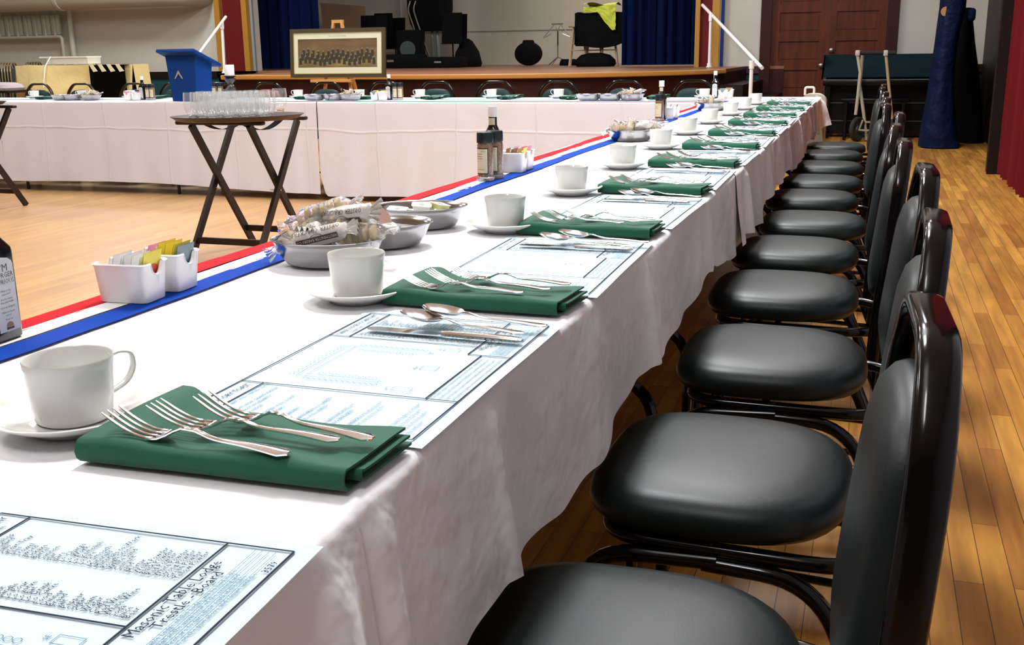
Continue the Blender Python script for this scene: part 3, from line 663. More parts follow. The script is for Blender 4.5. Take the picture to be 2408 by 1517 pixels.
NY = [0, .003, -.004, .002, .004, -.003, 0, .004, -.004, 0, 0]
for i in range(11):
    y = .663+SP*i+NY[i]*2 - (-.006 if i == 0 else .006)
    rz = radians([1.5, -1, 1.5, -1.5, .5, 2, -1, 1, 2, 0, -1][i])
    nap_pos.append((-.272, y, rz))
    lab = ('dark green folded cloth napkin with three forks, %s from the camera' % ORD[i]) if i else 'dark green folded cloth napkin with three forks, nearest the camera beside the first cup'
    if i == 10: lab = 'dark green folded cloth napkin with forks at the far end of the right table'
    napf((-.272, y, TT+.002), rz, lab, 'green napkins on the right table')
# flatware, lying along local x from head (0) to handle end (L)
def solid_strip(b, st, th=.0014, na=5):
    """st: (x, halfwidth, z, cup) stations"""
    vs = []; n = len(st)
    for x, hw, z, cup in st:
        for s in (0, 1):
            for k in range(na):
                q = -1+2*k/(na-1); vs.append((x, q*hw, z+cup*q*q-(th if s else 0)+(0 if not s else 0)))
    fs = []; row = 2*na
    for i in range(n-1):
        a, c = i*row, (i+1)*row
        for k in range(na-1): fs += [(a+k, c+k, c+k+1, a+k+1), (a+na+k, a+na+k+1, c+na+k+1, c+na+k)]
        fs += [(a, a+na, c+na, c), (a+na-1, c+na-1, c+row-1, a+row-1)]
    fs += [tuple(range(na))+tuple(range(row-1, na-1, -1)), tuple((n-1)*row+k for k in range(na-1, -1, -1))+tuple((n-1)*row+k for k in range(na, row))]
    b.add(vs, fs)
def handle_st(x0, L, w_end, z_neck):
    st = []
    for k in range(15):
        u = k/14; x = x0+(L-x0)*u
        hw = .0026+(w_end-.0026)*max(0, (u-.25)/.75)**1.3
        if u > .93: hw *= sqrt(max(.08, 1-((u-.93)/.075)**2))
        z = .0035+z_neck*math.exp(-((u-.02)/.16)**2)+.0022*sin(pi*min(1, u*1.1))
        st.append((x, hw, z, -.0012*min(1, u*3)))
    return st
def fork():
    t = thing('fork', (0, 0, 0)); t['category'] = 'fork'; L = .183
    b = MB(); S = []
    for x, hw, z in [(.046, .0119, .0006), (.052, .0122, .0004), (.058, .0112, .0012), (.064, .0075, .0035), (.070, .0042, .007), (.077, .0030, .0098)]: S.append((x, hw, z+.0014, .0012))
    solid_strip(b, S+[(x+.0, hw, z+.002, c) for x, hw, z, c in handle_st(.084, L, .0088, .0068)]); b.build('handle', flatware, t, angle=50)
    for k in range(4):
        y = (-1.5+k)*.0066; b = MB()
        pts = [(.052, y, .0025), (.042, y, .0022), (.030, y, .0045), (.016, y, .010), (.004, y*1.02, .0165), (0, y*1.02, .0188)]
        b.tube(fillet(pts, .006, 2), 0, sec=sect_round(.0009, .00175, 6, 3), ref=(0, 0, 1), taper=lambda u: 1 if u < .7 else 1-.55*(u-.7)/.3); b.build('tine', flatware, t)
    return t
def spoon():
    t = thing('spoon', (0, 0, 0)); t['category'] = 'spoon'; L = .172; b = MB(); S = []
    for k in range(13):
        u = k/12; x = .058*u; hw = .0178*sqrt(max(.0006, 1-(2*u-.94)**2/1.0)) if u < .97 else .004
        hw = max(hw, .0028)
        depth = .0075*(max(0, 1-(2*u-1)**2))**.8
        S.append((x, hw, .0155-.006*u-depth+.001, depth*.95))
    b2 = MB(); solid_strip(b2, S, .0012, 9); b2.build('bowl', flatware, t, angle=80)
    solid_strip(b, [(x-.004, hw, z+.001, c) for x, hw, z, c in handle_st(.060, L, .0082, .0075)]); b.build('handle', flatware, t, angle=50); return t
def knife():
    t = thing('knife', (0, 0, 0)); t['category'] = 'knife'; L = .205; b = MB()
    S = [(0, .0022, .004, 0), (.003, .0052, .004, 0), (.010, .0085, .004, 0), (.03, .0092, .004, 0), (.08, .0088, .004, 0), (.098, .0078, .0042, 0), (.104, .0052, .0045, 0)]
    solid_strip(b, S, .0012, 5); b.build('blade', flatware, t, angle=50); b = MB()
    sec = sect_round(.0032, .0062, 10, 2.4); b.tube([(.102, 0, .0045), (.110, 0, .0048), (.14, 0, .005), (.175, 0, .005), (.196, 0, .0048), (.205, 0, .0046)], 0, sec=sec, ref=(0, 0, 1), taper=lambda u: .85+.5*sin(pi*min(1, u*.9+.1))*.6 if u < .97 else .7); b.build('handle', flatware, t, angle=50); return t
ff, sf, kf = pool(fork), pool(spoon), pool(knife)
pos3 = ['front', 'middle', 'rear']
for i, (nx, ny, rz) in enumerate(nap_pos):
    if i > 8 and False: break
    near = ORD[i] if i else 'nearest'
    jt = [random.uniform(-1, 1) for _ in range(12)]
    for j, (dx, dy, a) in enumerate([(.018, .034, -3), (.045, .056, -2), (.070, .086, -6)]):
        o = ff((nx+dx+.004*jt[j], ny+dy+.003*jt[j+3], TT+[.0245, .0255, .0270][j]), rz+radians(a+3*jt[j+6]), 'silver fork, the %s one of three on the %s green napkin' % (pos3[j], near), 'forks on the green napkins')
    my = matY[i+1]+.148; mx = -.197
    kf((mx-.030, my-.022+.003*jt[0], TT+.0035), radians(-.5+2*jt[1]), 'silver table knife lying on the placemat before the %s green napkin' % (ORD[i+1] if i < 10 else 'last'), 'knives on the placemats')
    sf((mx+.002+.004*jt[2], my+.012+.003*jt[3], TT+.008), radians(-6+2*jt[4]), 'silver spoon beside the knife on the %s placemat from the camera' % ORD[i+1], 'spoons on the placemats')
    sf((mx+.022+.004*jt[5], my+.040+.003*jt[6], TT+.010), radians(-4+2*jt[7]), 'silver spoon closest to the napkin edge on the %s placemat from the camera' % ORD[i+1], 'spoons on the placemats')
# coffee cups
def saucer():
    t = thing('saucer', (0, 0, 0)); t['category'] = 'saucer'
    MB().lathe([(.0, .004), (.022, .004), (.024, 0), (.040, 0), (.043, .004), (.060, .010), (.074, .0175), (.0755, .0195), (.074, .0205), (.058, .0135), (.040, .0085), (.036, .0075), (0, .0075)], 56).build('dish', china, t, angle=60); return t
def cup():
    t = thing('coffee_cup', (0, 0, 0)); t['category'] = 'cup'
    pr = [(0, .004), (.026, .004), (.028, 0), (.0322, .0), (.0343, .002), (.0352, .006), (.0370, .025), (.0394, .050), (.0404, .0585), (.0398, .0600), (.0385, .0590), (.0370, .045), (.0350, .025), (.0330, .010), (.029, .0065), (0, .0055)]
    MB().lathe(pr, 56).build('bowl', china, t, angle=60)
    b = MB(); P = [(.0380, 0, .0530), (.047, 0, .056), (.060, 0, .053), (.062, 0, .038), (.054, 0, .024), (.0355, 0, .0165)]
    b.tube(fillet(P, .018, 6), 0, sec=sect_round(.0021, .0048, 10, 2.4), ref=(0, 1, 0)); 
    b = MB(); b.tube(fillet(P, .018, 6), 0, sec=sect_round(.0048, .0021, 10, 2.4), ref=(0, 1, 0)); b.build('handle', china, t)
    return t
sauf, cupf = pool(saucer), pool(cup)
cups = [(155, 990), (833, 695), (1184, 535), (1341, 450), (1462, 390), (1552, 345), (1615, 312), (1668, 287), (1717, 268), (1750, 255), (1776, 243)]
for i, (px, py) in enumerate(cups):
    p = at(px, py, z=TT+.01); p.y += .012; p.x += .0
    nm = 'nearest the camera, its handle in view' if i == 0 else '%s from the camera' % ORD[i] if i < 10 else 'farthest from the camera, by the corner'
    sauf((p.x, p.y, TT+.0015), 0, 'white china saucer under the coffee cup %s on the right table' % nm.split(',')[0], 'saucers on the right table')
    cupf((p.x, p.y, TT+.0095), radians(62 if i == 0 else 100+3*i), 'white china coffee cup on a saucer, %s' % nm, 'coffee cups on the right table')
# ================================================================ CONDIMENTS ALONG THE RIBBON
def rr(hx, hy, r, n=4):
    out = []
    for sx, sy, a0 in ((1, 1, 0), (-1, 1, pi/2), (-1, -1, pi), (1, -1, 3*pi/2)):
        for k in range(n+1): a = a0+pi/2*k/n; out.append((sx*(hx-r)+r*cos(a), sy*(hy-r)+r*sin(a)))
    return out
def sauce_bottle():
    """square dark bottle with a lettered label on its +X face"""
    t = thing('sauce_bottle', (0, 0, 0)); t['category'] = 'bottle'; h = .0235; b = MB(); n = 24
    sq = rr(h, h, .006, 5); n = len(sq)
    ci = [(.0115*cos(2*pi*(k+.5)/n)*1.0, .0115*sin(2*pi*(k+.5)/n)) for k in range(n)]
    vs = []; prof = [(.92, .0, 0), (1, .003, 0), (1, .108, 0), (.97, .113, 0), (.72, .126, .35), (.5, .134, .75), (.5, .14, 1), (1, .165, 1)]
    for s, z, q in prof:
        for k in range(n):
            x, y = sq[k]
            if q == 1: v = (ci[k][0]*1.02, ci[k][1]*1.02)
            else: v = (x*s*(1-q)+ci[k][0]*1.25*q, y*s*(1-q)+ci[k][1]*1.25*q)
            vs.append((*v, z))
    fs = [(i*n+j, i*n+(j+1) % n, (i+1)*n+(j+1) % n, (i+1)*n+j) for i in range(len(prof)-1) for j in range(n)]+[tuple(range(n-1, -1, -1)), tuple((len(prof)-1)*n+j for j in range(n))]
    b.add(vs, fs); b.build('glass_body', bottle_dark, t, angle=50)
    MB().lathe([(0, .162), (.0135, .162), (.0138, .166), (.0128, .1665), (.0132, .168), (.0132, .189), (.0125, .191), (0, .191)], 24).build('cap', cap_white, t)
    x = h+.0004
    def lab(name, T):
        b = MB(); pl = [(-.017, .012), (.017, .012), (.017, .093), (.0155, .097), (.010, .101), (0, .103), (-.010, .101), (-.0155, .097), (-.017, .093)]
        b.prism(pl, .0004, T); return b.build(name, label_white, t, smooth=False)
    l1 = lab('label', lambda a, z, d: (x+d, a, z))
    b = MB(); xx = x+.0006
    for s, sz, z, q in [("I'M", .013, .086, 1), ('BURGER', .0088, .0785, .95), ('CURIOUS', .0088, .0705, .86), ('What is this', .0036, .061, 1), ('sauce for?', .0036, .057, 1), ('It is for more', .0036, .051, 1), ('than just steak', .0036, .047, 1), ('try it on burgers', .0036, .041, 1), ('Want to know', .0036, .035, 1), ('more?', .0036, .031, 1), ('Read on', .0036, .026, 1)]:
        b.text(s, sz, (xx, 0, z), (0, 1, 0), (0, 0, 1), 'CENTER', q)
    b.build('label_text', M('label_ink', (.08, .085, .08), .6), l1, smooth=False)
    b = MB(); b.prism([(.0058*cos(a*pi/8), .018+.0058*sin(a*pi/8)) for a in range(9)], .0004, lambda a, z, d: (xx+d, a, z)); b.build('burger_mark', M('bun_print', (.3, .18, .12), .6), l1, smooth=False)
    b = MB(); b.b2(xx, xx+.0004, -.006, .006, .0145, .0172); b.build('burger_filling', brown_ink, l1, smooth=False)
    # neck label and side label
    b = MB(); b.grid(lambda u, v: (.0126*cos(-pi/2+u*1.6-.8), .0126*sin(-pi/2+u*1.6-.8), .140+.019*v), 8, 2); b.build('neck_label', label_cream, t)
    b = MB(); b.prism([(-.017, .012), (.017, .012), (.017, .095), (-.017, .095)], .0004, lambda a, z, d: (a, -h-.0004-d, z)); l2 = b.build('label', label_white if False else M('dark_label', (.02, .028, .026), .5), t, smooth=False)
    return t
def spice_jar():
    t = thing('spice_jar', (0, 0, 0)); t['category'] = 'spice jar'
    MB().lathe([(0, .0105), (.0205, .0105), (.0215, .014), (.0215, .094), (.0200, .098), (.0195, .101), (0, .101)], 28).build('glass_body', pepper, t)
    MB().lathe([(0, 0), (.0235, 0), (.0245, .002), (.0245, .009), (.0225, .0115), (0, .0115)], 28).build('glass_foot', thick_glass, t)
    MB().lathe([(0, .1005), (.0225, .1005), (.0228, .103), (.0222, .126), (.0205, .129), (0, .1295)], 28).build('cap', cap_black, t)
    def arc(r, a0, a1, z0, z1, n=14):
        b = MB(); b.grid(lambda u, v: (r*cos(a0+(a1-a0)*u), r*sin(a0+(a1-a0)*u), z0+(z1-z0)*v), n, 2); return b
    arc(.0218, -pi/2-.75, -pi/2+1.05, .018, .088).build('label_border', M('label_dark_edge', (.03, .015, .015), .5), t)
    l = arc(.0221, -pi/2-.62, -pi/2+.95, .021, .085).build('label', label_cream, t)
    b = MB()
    for k, (z, a, c) in enumerate([(.078, .1, .75), (.071, -.5, .3), (.065, -.5, .25), (.059, -.5, .3), (.030, -.45, .5)]): b.grid(lambda u, v: (.0224*cos(-pi/2+a+(c-a)*u), .0224*sin(-pi/2+a+(c-a)*u), z+.0012*v), 6, 2)
    b.build('label_lines', M('olive_ink', (.2, .2, .12), .6), l, smooth=False)
    return t
def caddy():
    """white packet box: rolled rim, a half-round notch in the middle of the two x faces"""
    t = thing('packet_caddy', (0, 0, 0)); t['category'] = 'packet holder'; H = .054; n = 60; b = MB(); P = []
    bx, by, tx_, ty = .038, .0265, .0425, .031
    ol = []
    for k in range(n):
        u = k/n*4; s = int(u); q = (u-s)*2-1
        ol.append([(1, q), (-q, 1), (-1, -q), (q, -1)][s])
    def top(x, y):
        if abs(x) > .99 and abs(y) < .42: return H-.017*sqrt(max(0, 1-(y/.42)**2))
        return H
    vs = []
    layers = [(0, 0, 0), (0, 1, 0), (1, 1, 0)]
    def pos(x, y, q, inset):
        z = top(x, y)*q; f = z/H; hx = bx+(tx_-bx)*f-inset; hy = by+(ty-by)*f-inset; r = .92+.08*(1-(abs(x*y))**6)
        return (x*hx*r/1.0, y*hy*r, z)
    rows = [[pos(x, y, q, 0) for x, y in ol] for q in (0.0, .04, .5, .93)]
    rows += [[(lambda p: (p[0], p[1], p[2]))(pos(x, y, 1, -.0022)) for x, y in ol], [(lambda p: (p[0], p[1], p[2]+.0018))(pos(x, y, 1, -.0002)) for x, y in ol], [pos(x, y, 1, .003) for x, y in ol], [(lambda p: (p[0], p[1], max(p[2], .004)))(pos(x, y, .08, .0035)) for x, y in ol]]
    vs = [v for r in rows for v in r]; m = len(rows)
    fs = [(i*n+j, i*n+(j+1) % n, (i+1)*n+(j+1) % n, (i+1)*n+j) for i in range(m-1) for j in range(n)]+[tuple(range(n-1, -1, -1)), tuple((m-1)*n+j for j in range(n))]
    b.add(vs, fs); b.build('box', ceramic, t, angle=50); return t
def packet_builder(mt, mark=None):
    def make():
        t = thing('sweetener_packet', (0, 0, 0)); t['category'] = 'packet'
        b = MB()
        def fn(u, v, s):
            y = (u-.5)*.044; z = v*.062; th = .0026*(sin(pi*u)**.6)*(sin(pi*v)**.5)+.0003+.0006*nz(u*4, v*5, s*3); return (s*th, y, z)
        b.grid(lambda u, v: fn(u, v, 1), 9, 10); b.grid(lambda u, v: fn(u, v, -1), 9, 10); b.build('packet', mt, t, angle=70)
        if mark:
            b = MB(); b.prism([(.012*cos(a*pi/6), .035+.009*sin(a*pi/6)) for a in range(12)], .0003, lambda a, z, d: (.0031+d, a, z)); b.build('mark', mark, t, smooth=False)
        return t
    return make
botf, jarf, cadf = pool(sauce_bottle), pool(spice_jar), pool(caddy)
pk = dict(white=pool(packet_builder(paper_white)), yellow=pool(packet_builder(p_yellow)), pink=pool(packet_builder(p_pink)), gray=pool(packet_builder(p_gray)), tea=pool(packet_builder(p_yellow, p_red)), tan=pool(packet_builder(M('tan_packet', (.45, .32, .2), .6))))
def condiments(c1, c2, where, fills):
    for (x, y, rz), fl, nm in zip((c1, c2), fills, ('nearer', 'farther')):
        cadf((x, y, TT+.0045), rz, 'white packet caddy, %s of two %s' % (nm, where), 'packet caddies')
        n = len(fl)
        for k, kind in enumerate(fl):
            ox = -.030+.060*(k+.5)/n
            tilt = radians(14+3*sin(k*2))
            p = Vector((x, y, 0))+Matrix.Rotation(rz, 3, 'Z')@Vector((ox, .001*sin(k*3), 0))
            desc = {'white': 'white sugar packet', 'yellow': 'yellow sweetener packet', 'pink': 'pink sweetener packet', 'gray': 'blue-gray sweetener packet', 'tea': 'yellow tea packet', 'tan': 'tan sugar packet'}[kind]
            many = fl.count(kind) > 1
            lb = '%s, %s from left, in %s caddy %s' % (desc, ORD[k].replace('nearest', 'first'), nm, where) if many else '%s in the %s caddy %s' % (desc, nm, where)
            pk[kind]((p.x, p.y, TT+.0105+(.004 if kind in ('yellow', 'tea') else 0)), 0, lb.replace(' sweetener', '') if many else lb, 'packets in the %s caddy %s' % (nm, where), rot=(0, tilt, rz))
k9 = .943
botf((-.690*k9-.004, 1.034*k9, TT+.004), radians(3), 'dark square sauce bottle with white printed label, cut by the left edge of the frame', 'sauce bottles')
condiments((-.669*k9, 1.279*k9, radians(4)), (-.670*k9, 1.362*k9, radians(3)), 'beside the nearest sauce bottle', (['white', 'white', 'white', 'white', 'white', 'tea'], ['pink', 'white', 'yellow', 'yellow', 'yellow', 'gray']))
jarf((-.630, 2.672, TT+.004), radians(-20), 'spice jar with cream label and black cap, front one at the middle of the ribbon', 'spice jars')
jarf((-.622, 2.728, TT+.004), radians(-20), 'spice jar with black cap half hidden between the front jar and the sauce bottle', 'spice jars')
botf((-.650, 2.792, TT+.004), radians(2), 'dark sauce bottle with white cap behind two spice jars at the middle of the ribbon', 'sauce bottles')
condiments((-.628, 2.888, radians(2)), (-.632, 2.963, radians(-2)), 'beside the middle sauce bottle', (['tan', 'tan', 'tan', 'tan', 'yellow'], ['white', 'pink', 'pink']))
jarf((-.640, 5.19, TT+.004), radians(-20), 'spice jar with black cap, front one of the far cluster on the ribbon', 'spice jars')
botf((-.645, 5.262, TT+.004), radians(1), 'dark sauce bottle with white cap at the far cluster on the ribbon', 'sauce bottles')
condiments((-.636, 5.365, 0), (-.63, 5.45, 0), 'of the far cluster on the ribbon', (['white', 'white'], ['white', 'gray']))
# oval steel bowls and what is in them
def oval_bowl():
    t = thing('oval_bowl', (0, 0, 0)); t['category'] = 'bowl'
    MB().lathe([(0, .0012), (.055, .0), (.068, .004), (.078, .018), (.086, .036), (.0895, .0415), (.0925, .043), (.0925, .0445), (.089, .0440), (.0845, .037), (.0765, .019), (.0665, .0058), (.054, .0022), (0, .0026)], 64, sx=1.04, sy=.82).build('dish', steel, t, angle=60); return t
bowlf = pool(oval_bowl)
def cracker_pack(printed):
    def make():
        t = thing('cracker_packet', (0, 0, 0)); t['category'] = 'packet'; L, R_ = .098, .0155
        b = MB(); NU, NV = 20, 26
        def fn(u, v):
            x = (v-.5)*L*1.0; e = abs(v-.5)*2; k = 1 if e < .72 else max(.0, 1-((e-.72)/.28)**1.4)
            ry = R_*(k**.5*.95+.05)+(.010*(max(0, e-.8)/.2)); rz_ = R_*(k*.93+.03); a = 2*pi*u
            cr_ = .0015*nz(u*9, v*12, 1.5)+(.003*nz(u*14, v*3, 7) if e > .75 else 0)
            return (x, (ry+cr_)*cos(a), (rz_+cr_)*sin(a))
        b.grid(fn, NU, NV, cu=True); 
        for sg in (-1, 1):
            b.grid(lambda u, v: (sg*(L*.47+.022*v), (u-.5)*(.020+.026*v)+.002*nz(u*8, v*5, sg), .0035*sin(u*26+v*2)*(.3+v)+.004*nz(u*3, v*4, sg*2)), 26, 5)
        b.build('wrapper', film_white if printed else film, t, angle=70)
        b = MB()
        for i in range(5): b.rbox(((i-2)*.0135, .001*sin(i*3), .001*cos(i*5)), (.0085, .0205, .0205), .004, seg=2, rz=.15*sin(i))
        b.build('crackers', cracker, t)
        if printed:
            b = MB()
            def wrap(x, y): a = y/R_; r = R_*1.045+.0006; return (x, r*sin(a), r*cos(a))
            def wtext(s, size, x, y, sx=1):
                vs, fs = text_geo(s, 'CENTER', 1); b.add([wrap(x+p*size*sx, y+q*size) for p, q in vs], fs)
            wtext('OYSTER CRACKERS', .0112, .0, -.0015, .86)
            P = [((.0095+.001*(i % 2))*cos(a_), .0095*sin(a_)) for i, a_ in enumerate([pi*j/12 for j in range(13)])]
            for j in range(12):
                (xa, ya), (xb, yb) = P[j], P[j+1]; b.add([wrap(xa, .0132-ya*.45), wrap(xb, .0132-yb*.45), wrap(xb*.88, .0132-yb*.38), wrap(xa*.88, .0132-ya*.38)], [(0, 1, 2, 3)])
            b.build('print', brown_ink, t, smooth=False)
            b = MB(); b.grid(lambda u, v: wrap(-.036+.072*u, .0130+.0085*v), 12, 5); bd = b.build('brown_band', brown_ink, t)
            b = MB(); r0 = R_; 
            vs, fs = text_geo('WESTMINSTER BAKERS CO', 'CENTER', 1)
            def wrap2(x, y): a = y/R_; r = R_*1.045+.0011; return (x, r*sin(a), r*cos(a))
            b.add([wrap2(p*.0058, .0152+q*.0062) for p, q in vs], fs); b.build('band_text', film_white, bd, smooth=False)
        return t
    return make
cpp, cpc = pool(cracker_pack(True)), pool(cracker_pack(False))
def tub(body, lid):
    def make():
        t = thing('portion_tub', (0, 0, 0)); t['category'] = 'portion tub'; sq = rr(.5, .5, .16, 4)
        b = MB(); b.rings([(x*.036, y*.028) for x, y in sq], [(.78, 0), (.84, .002), (1, .0145), (1.1, .015), (1.1, .0158)]); b.build('tub', body, t, angle=40)
        b = MB(); b.rings([(x*.040, y*.031) for x, y in sq], [(1, .0158), (1, .0164), (.2, .0166)]); l = b.build('lid', lid, t)
        b = MB(); b.lathe([(0, .0168), (.006, .0168), (.0062, .0171), (0, .0171)], 12); b.build('lid_print', M('tub_print', (.3, .32, .25), .6), l); return t
    return make
tby, tbw = pool(tub(foil_yellow, M('lid_foil', (.75, .74, .65), .35))), pool(tub(M('white_tub', (.8, .8, .8), .4), M('white_lid', (.82, .82, .82), .3)))
def creamer():
    t = thing('creamer_cup', (0, 0, 0)); t['category'] = 'creamer cup'
    MB().lathe([(0, 0), (.0155, 0), (.017, .004), (.0215, .032), (.0235, .033), (.0235, .0345), (0, .0348)], 28).build('cup', M('creamer_white', (.80, .84, .82), .4), t)
    MB().lathe([(0, .0349), (.0225, .0349), (.0225, .0356), (0, .0357)], 28).build('lid', M('creamer_lid', (.5, .3, .25), .4), t); return t
crf = pool(creamer)
B = [((-.488, 1.524), radians(14), 'nearest'), ((-.478, 1.700), radians(20), 'middle'), ((-.492, 1.912), radians(16), 'far')]
for (x, y), rz, nm in B:
    bowlf((x, y, TT+.0015), rz, 'oval stainless steel bowl, %s of the three near the second cup, holding %s' % (nm, {'nearest': 'wrapped crackers', 'middle': 'white portion cups', 'far': 'yellow butter tubs'}[nm]), 'oval steel bowls')
bx, by = B[0][0]; z0 = TT+.0015
cpp((bx-.004, by-.022, z0+.050), 0, 'printed oyster cracker packet with brown band, front of the nearest bowl', None, rot=(radians(-36), radians(14), radians(180+12)))
lay = [(-.05, .0, .048, 20, -30, 35), (-.035, .03, .066, 40, -14, 25), (-.02, .035, .050, 0, 10, 80), (.018, .035, .055, 10, 6, 50), (.030, .012, .062, 30, 20, -15), (-.022, .030, .084, 10, -16, 15), (.026, .022, .080, -60, 8, 170), (.055, .0, .050, 0, -8, 10)]
for i, (dx, dy, dz, a, bb, c) in enumerate(lay):
    f, nm = ((cpc, 'clear wrapped oyster cracker packet'), (cpp, 'printed oyster cracker packet'))[i in (2, 6)]
    f((bx+dx, by+dy, z0+dz), 0, nm+' in the nearest steel bowl, '+['at the left end', 'at the left rear', 'in the middle behind the front packet', 'at the right rear', 'at the right', 'on top left', 'on top right', 'at the right rim'][i], 'cracker packets in the nearest bowl', rot=(radians(a), radians(bb), radians(c)))
bx, by = B[1][0]
crf((bx-.024, by+.004, z0+.034), 0, 'white creamer cup tipped on its side in the middle steel bowl', 'creamer cups', rot=(radians(20), radians(62), radians(15)))
for i, (dx, dy, dz, ax, az) in enumerate([(-.0, .025, .012, 5, 20), (.03, .02, .014, -8, -30), (.035, -.018, .010, 6, 50), (.0, -.03, .010, 0, 0), (.012, .002, .024, 12, 70), (.050, .004, .022, -15, 15), (-.048, -.012, .02, 14, 40)]):
    tbw((bx+dx, by+dy, z0+dz), 0, 'white portion tub in the middle steel bowl, '+['at the back', 'right rear', 'right front', 'at the front', 'on top in the middle', 'at the right rim', 'under the tipped creamer'][i], 'white portion tubs', rot=(radians(ax), radians(6), radians(az)))
bx, by = B[2][0]
for i, (dx, dy, dz, ax, az) in enumerate([(-.05, .0, .020, 8, 10), (-.015, -.028, .012, 4, 30), (.025, -.02, .014, -6, -20), (.05, .005, .018, 10, 60), (.0, .022, .012, 0, 85), (-.04, .03, .014, -5, 5), (.004, -.002, .030, 8, 20), (.035, .015, .030, -9, -35)]):
    (tby if i % 3 else tbw)((bx+dx, by+dy, z0+dz), 0, ('yellow butter tub' if i % 3 else 'white foil-topped butter tub')+' in the far steel bowl, '+['at the left end', 'front left', 'front right', 'at the right end', 'at the back', 'left rear', 'on top in the middle', 'on top at right'][i], 'butter tubs', rot=(radians(ax), radians(5), radians(az)))
# farther bowls along the ribbon
def small_bowl_group(cx_, cy, rz, contents, lab, grp, z=TT):
    bowlf((cx_, cy, z+.0015), rz, lab, 'oval steel bowls')
    for i in range(contents[1]):
        a = 2.4*i; r = .012+.011*i**.7; dz = .040+.010*(i % 3) if contents[0] in ('c',) else .014+.005*(i % 3)
        x, y = cx_+r*cos(a)*1.2, cy+r*sin(a)*.8
        f, n = {'c': (cpc, 'clear wrapped cracker packet'), 'y': (tby, 'yellow butter tub'), 'w': (tbw, 'white portion tub')}[contents[0]]
        if contents[0] == 'c' and i % 4 == 1: f, n = cpp, 'printed cracker packet'
        f((x, y, z+dz), 0, '%s in the %s' % (n, grp), 'contents of the '+grp, rot=(radians(25*sin(i*2)), radians(20*cos(i*3)), a))
small_bowl_group(-.525, 4.02, .2, ('c', 9), 'oval steel bowl of wrapped crackers beyond the fifth cup, beside the ribbon', 'cracker bowl beyond the middle cluster')
small_bowl_group(-.535, 4.25, .2, ('w', 5), 'oval steel bowl of white cups right behind the cracker bowl beside the fifth cup', 'steel bowl behind the middle cracker bowl')
small_bowl_group(-.560, 4.48, .2, ('y', 6), 'oval steel bowl of yellow tubs, farthest of the middle three on the ribbon', 'steel bowl of yellow tubs beyond the middle crackers')
small_bowl_group(-.53, 6.18, .2, ('c', 6), 'oval steel bowl of crackers at the far inner corner where the ribbon turns', 'cracker bowl at the far corner')
# ================================================================ HEAD TABLE
G2 = 'coffee cups on the head table'
YC = 7.78
hb = [(80, 'at the left end beside the tray of glasses'), (192, 'left of the cracker bowl below the yellow cloth'), (306, 'behind the packet caddies left of the lectern'), (701, 'right of the tray of glasses'), (846, 'behind the third bowl left of the sauce bottle'), (988, 'right of the spice jars at the middle'), (1156, 'below the round black gig bag'), (1314, 'below the thin music stand'), (1657, 'at the right end beside the far sauce bottle')]
for i, (px, wh) in enumerate(hb):
    p = at(px, 215, Y=YC-.02*sin(i))
    sauf((p.x, p.y, TT+.001), 0, 'white saucer on the head table %s' % wh, 'saucers on the head table')
    cupf((p.x, p.y, TT+.009), radians(183+4*sin(i)), 'white coffee cup on the head table %s' % wh, G2)
nb = [(208, 'left of the third cup'), (868, 'left of the caddies'), (1020, 'right of the middle cup'), (1190, 'right of the cup below the round black bag'), (1340, 'left of the right bowls'), (1530, 'right of the right bowls'), (372, 'at the left of the lectern'), (722, 'behind the gray bowls'), (135, 'right of the leftmost cup')]
for i, (px, wh) in enumerate(nb):
    p = at(px, 225, Y=7.80)
    napf((p.x, p.y, TT+.003), radians(-90+6*sin(i*3)), 'green folded napkin on the head table %s' % wh, 'green napkins on the head table')
    if i in (2, 3, 4, 5): sf((p.x+.12, p.y-.1, TT+.012), radians(-95), 'silver spoon on the head table %s' % wh, 'spoons on the head table'); ff((p.x+.06, p.y-.13, TT+.012), radians(-88), 'silver fork on the head table %s' % wh, 'forks on the head table')
for i, px in enumerate([60, 172, 290, 690, 835, 1085, 1250, 1415, 1575]):
    p = at(px, 228, Y=7.72)
    matf((p.x+.1, 7.64, TT+.0012), radians(90+1.5*sin(i*2)), 'pale blue placemat on the head table %s' % ['at the left end', 'second from the left end', 'in front of the caddies left of the lectern', 'by the tray of glasses', 'behind the three bowls left of the bottle', 'below the round black bag', 'below the thin music stand', 'behind the three right bowls', 'at the right end'][i], 'placemats on the head table', skip=('body_text', 'thin_rules', 'seating_plan', 'vocabulary_text', 'board_title', 'lodge_number', 'toast_title'))
YF = 7.45
for px, c, wh in [(146, ('w', 4), 'leftmost bowl at the left end of the head table'), (172, ('w', 3), 'second bowl at the left end of the head table'), (214, ('c', 7), 'cracker bowl left of the lectern'),
                  (741, ('w', 3), 'left bowl right of the tray of glasses'), (785, ('w', 4), 'middle bowl right of the tray of glasses'), (824, ('c', 5), 'cracker bowl left of the packet caddies'),
                  (1384, ('w', 4), 'left one of the three right bowls on the head table'), (1434, ('w', 4), 'middle one of the three right bowls on the head table'), (1485, ('c', 8), 'cracker bowl right of the middle head table bowls')]:
    p = at(px, 232, Y=YF); small_bowl_group(p.x, p.y, .1, c, 'oval steel bowl, %s' % wh, wh)
def back_caddies(pxa, pxb, wh, f1, f2):
    a, c = at(pxa, 228, Y=YF), at(pxb, 228, Y=YF)
    condiments((a.x, a.y, radians(-88)), (c.x, c.y, radians(-92)), wh, (f1, f2))
back_caddies(305, 323, 'on the head table left of the lectern', ['pink', 'white', 'pink'], ['pink', 'white'])
back_caddies(884, 902, 'left of the middle bottle, head table', ['tea', 'white', 'gray'], ['yellow', 'white', 'white'])
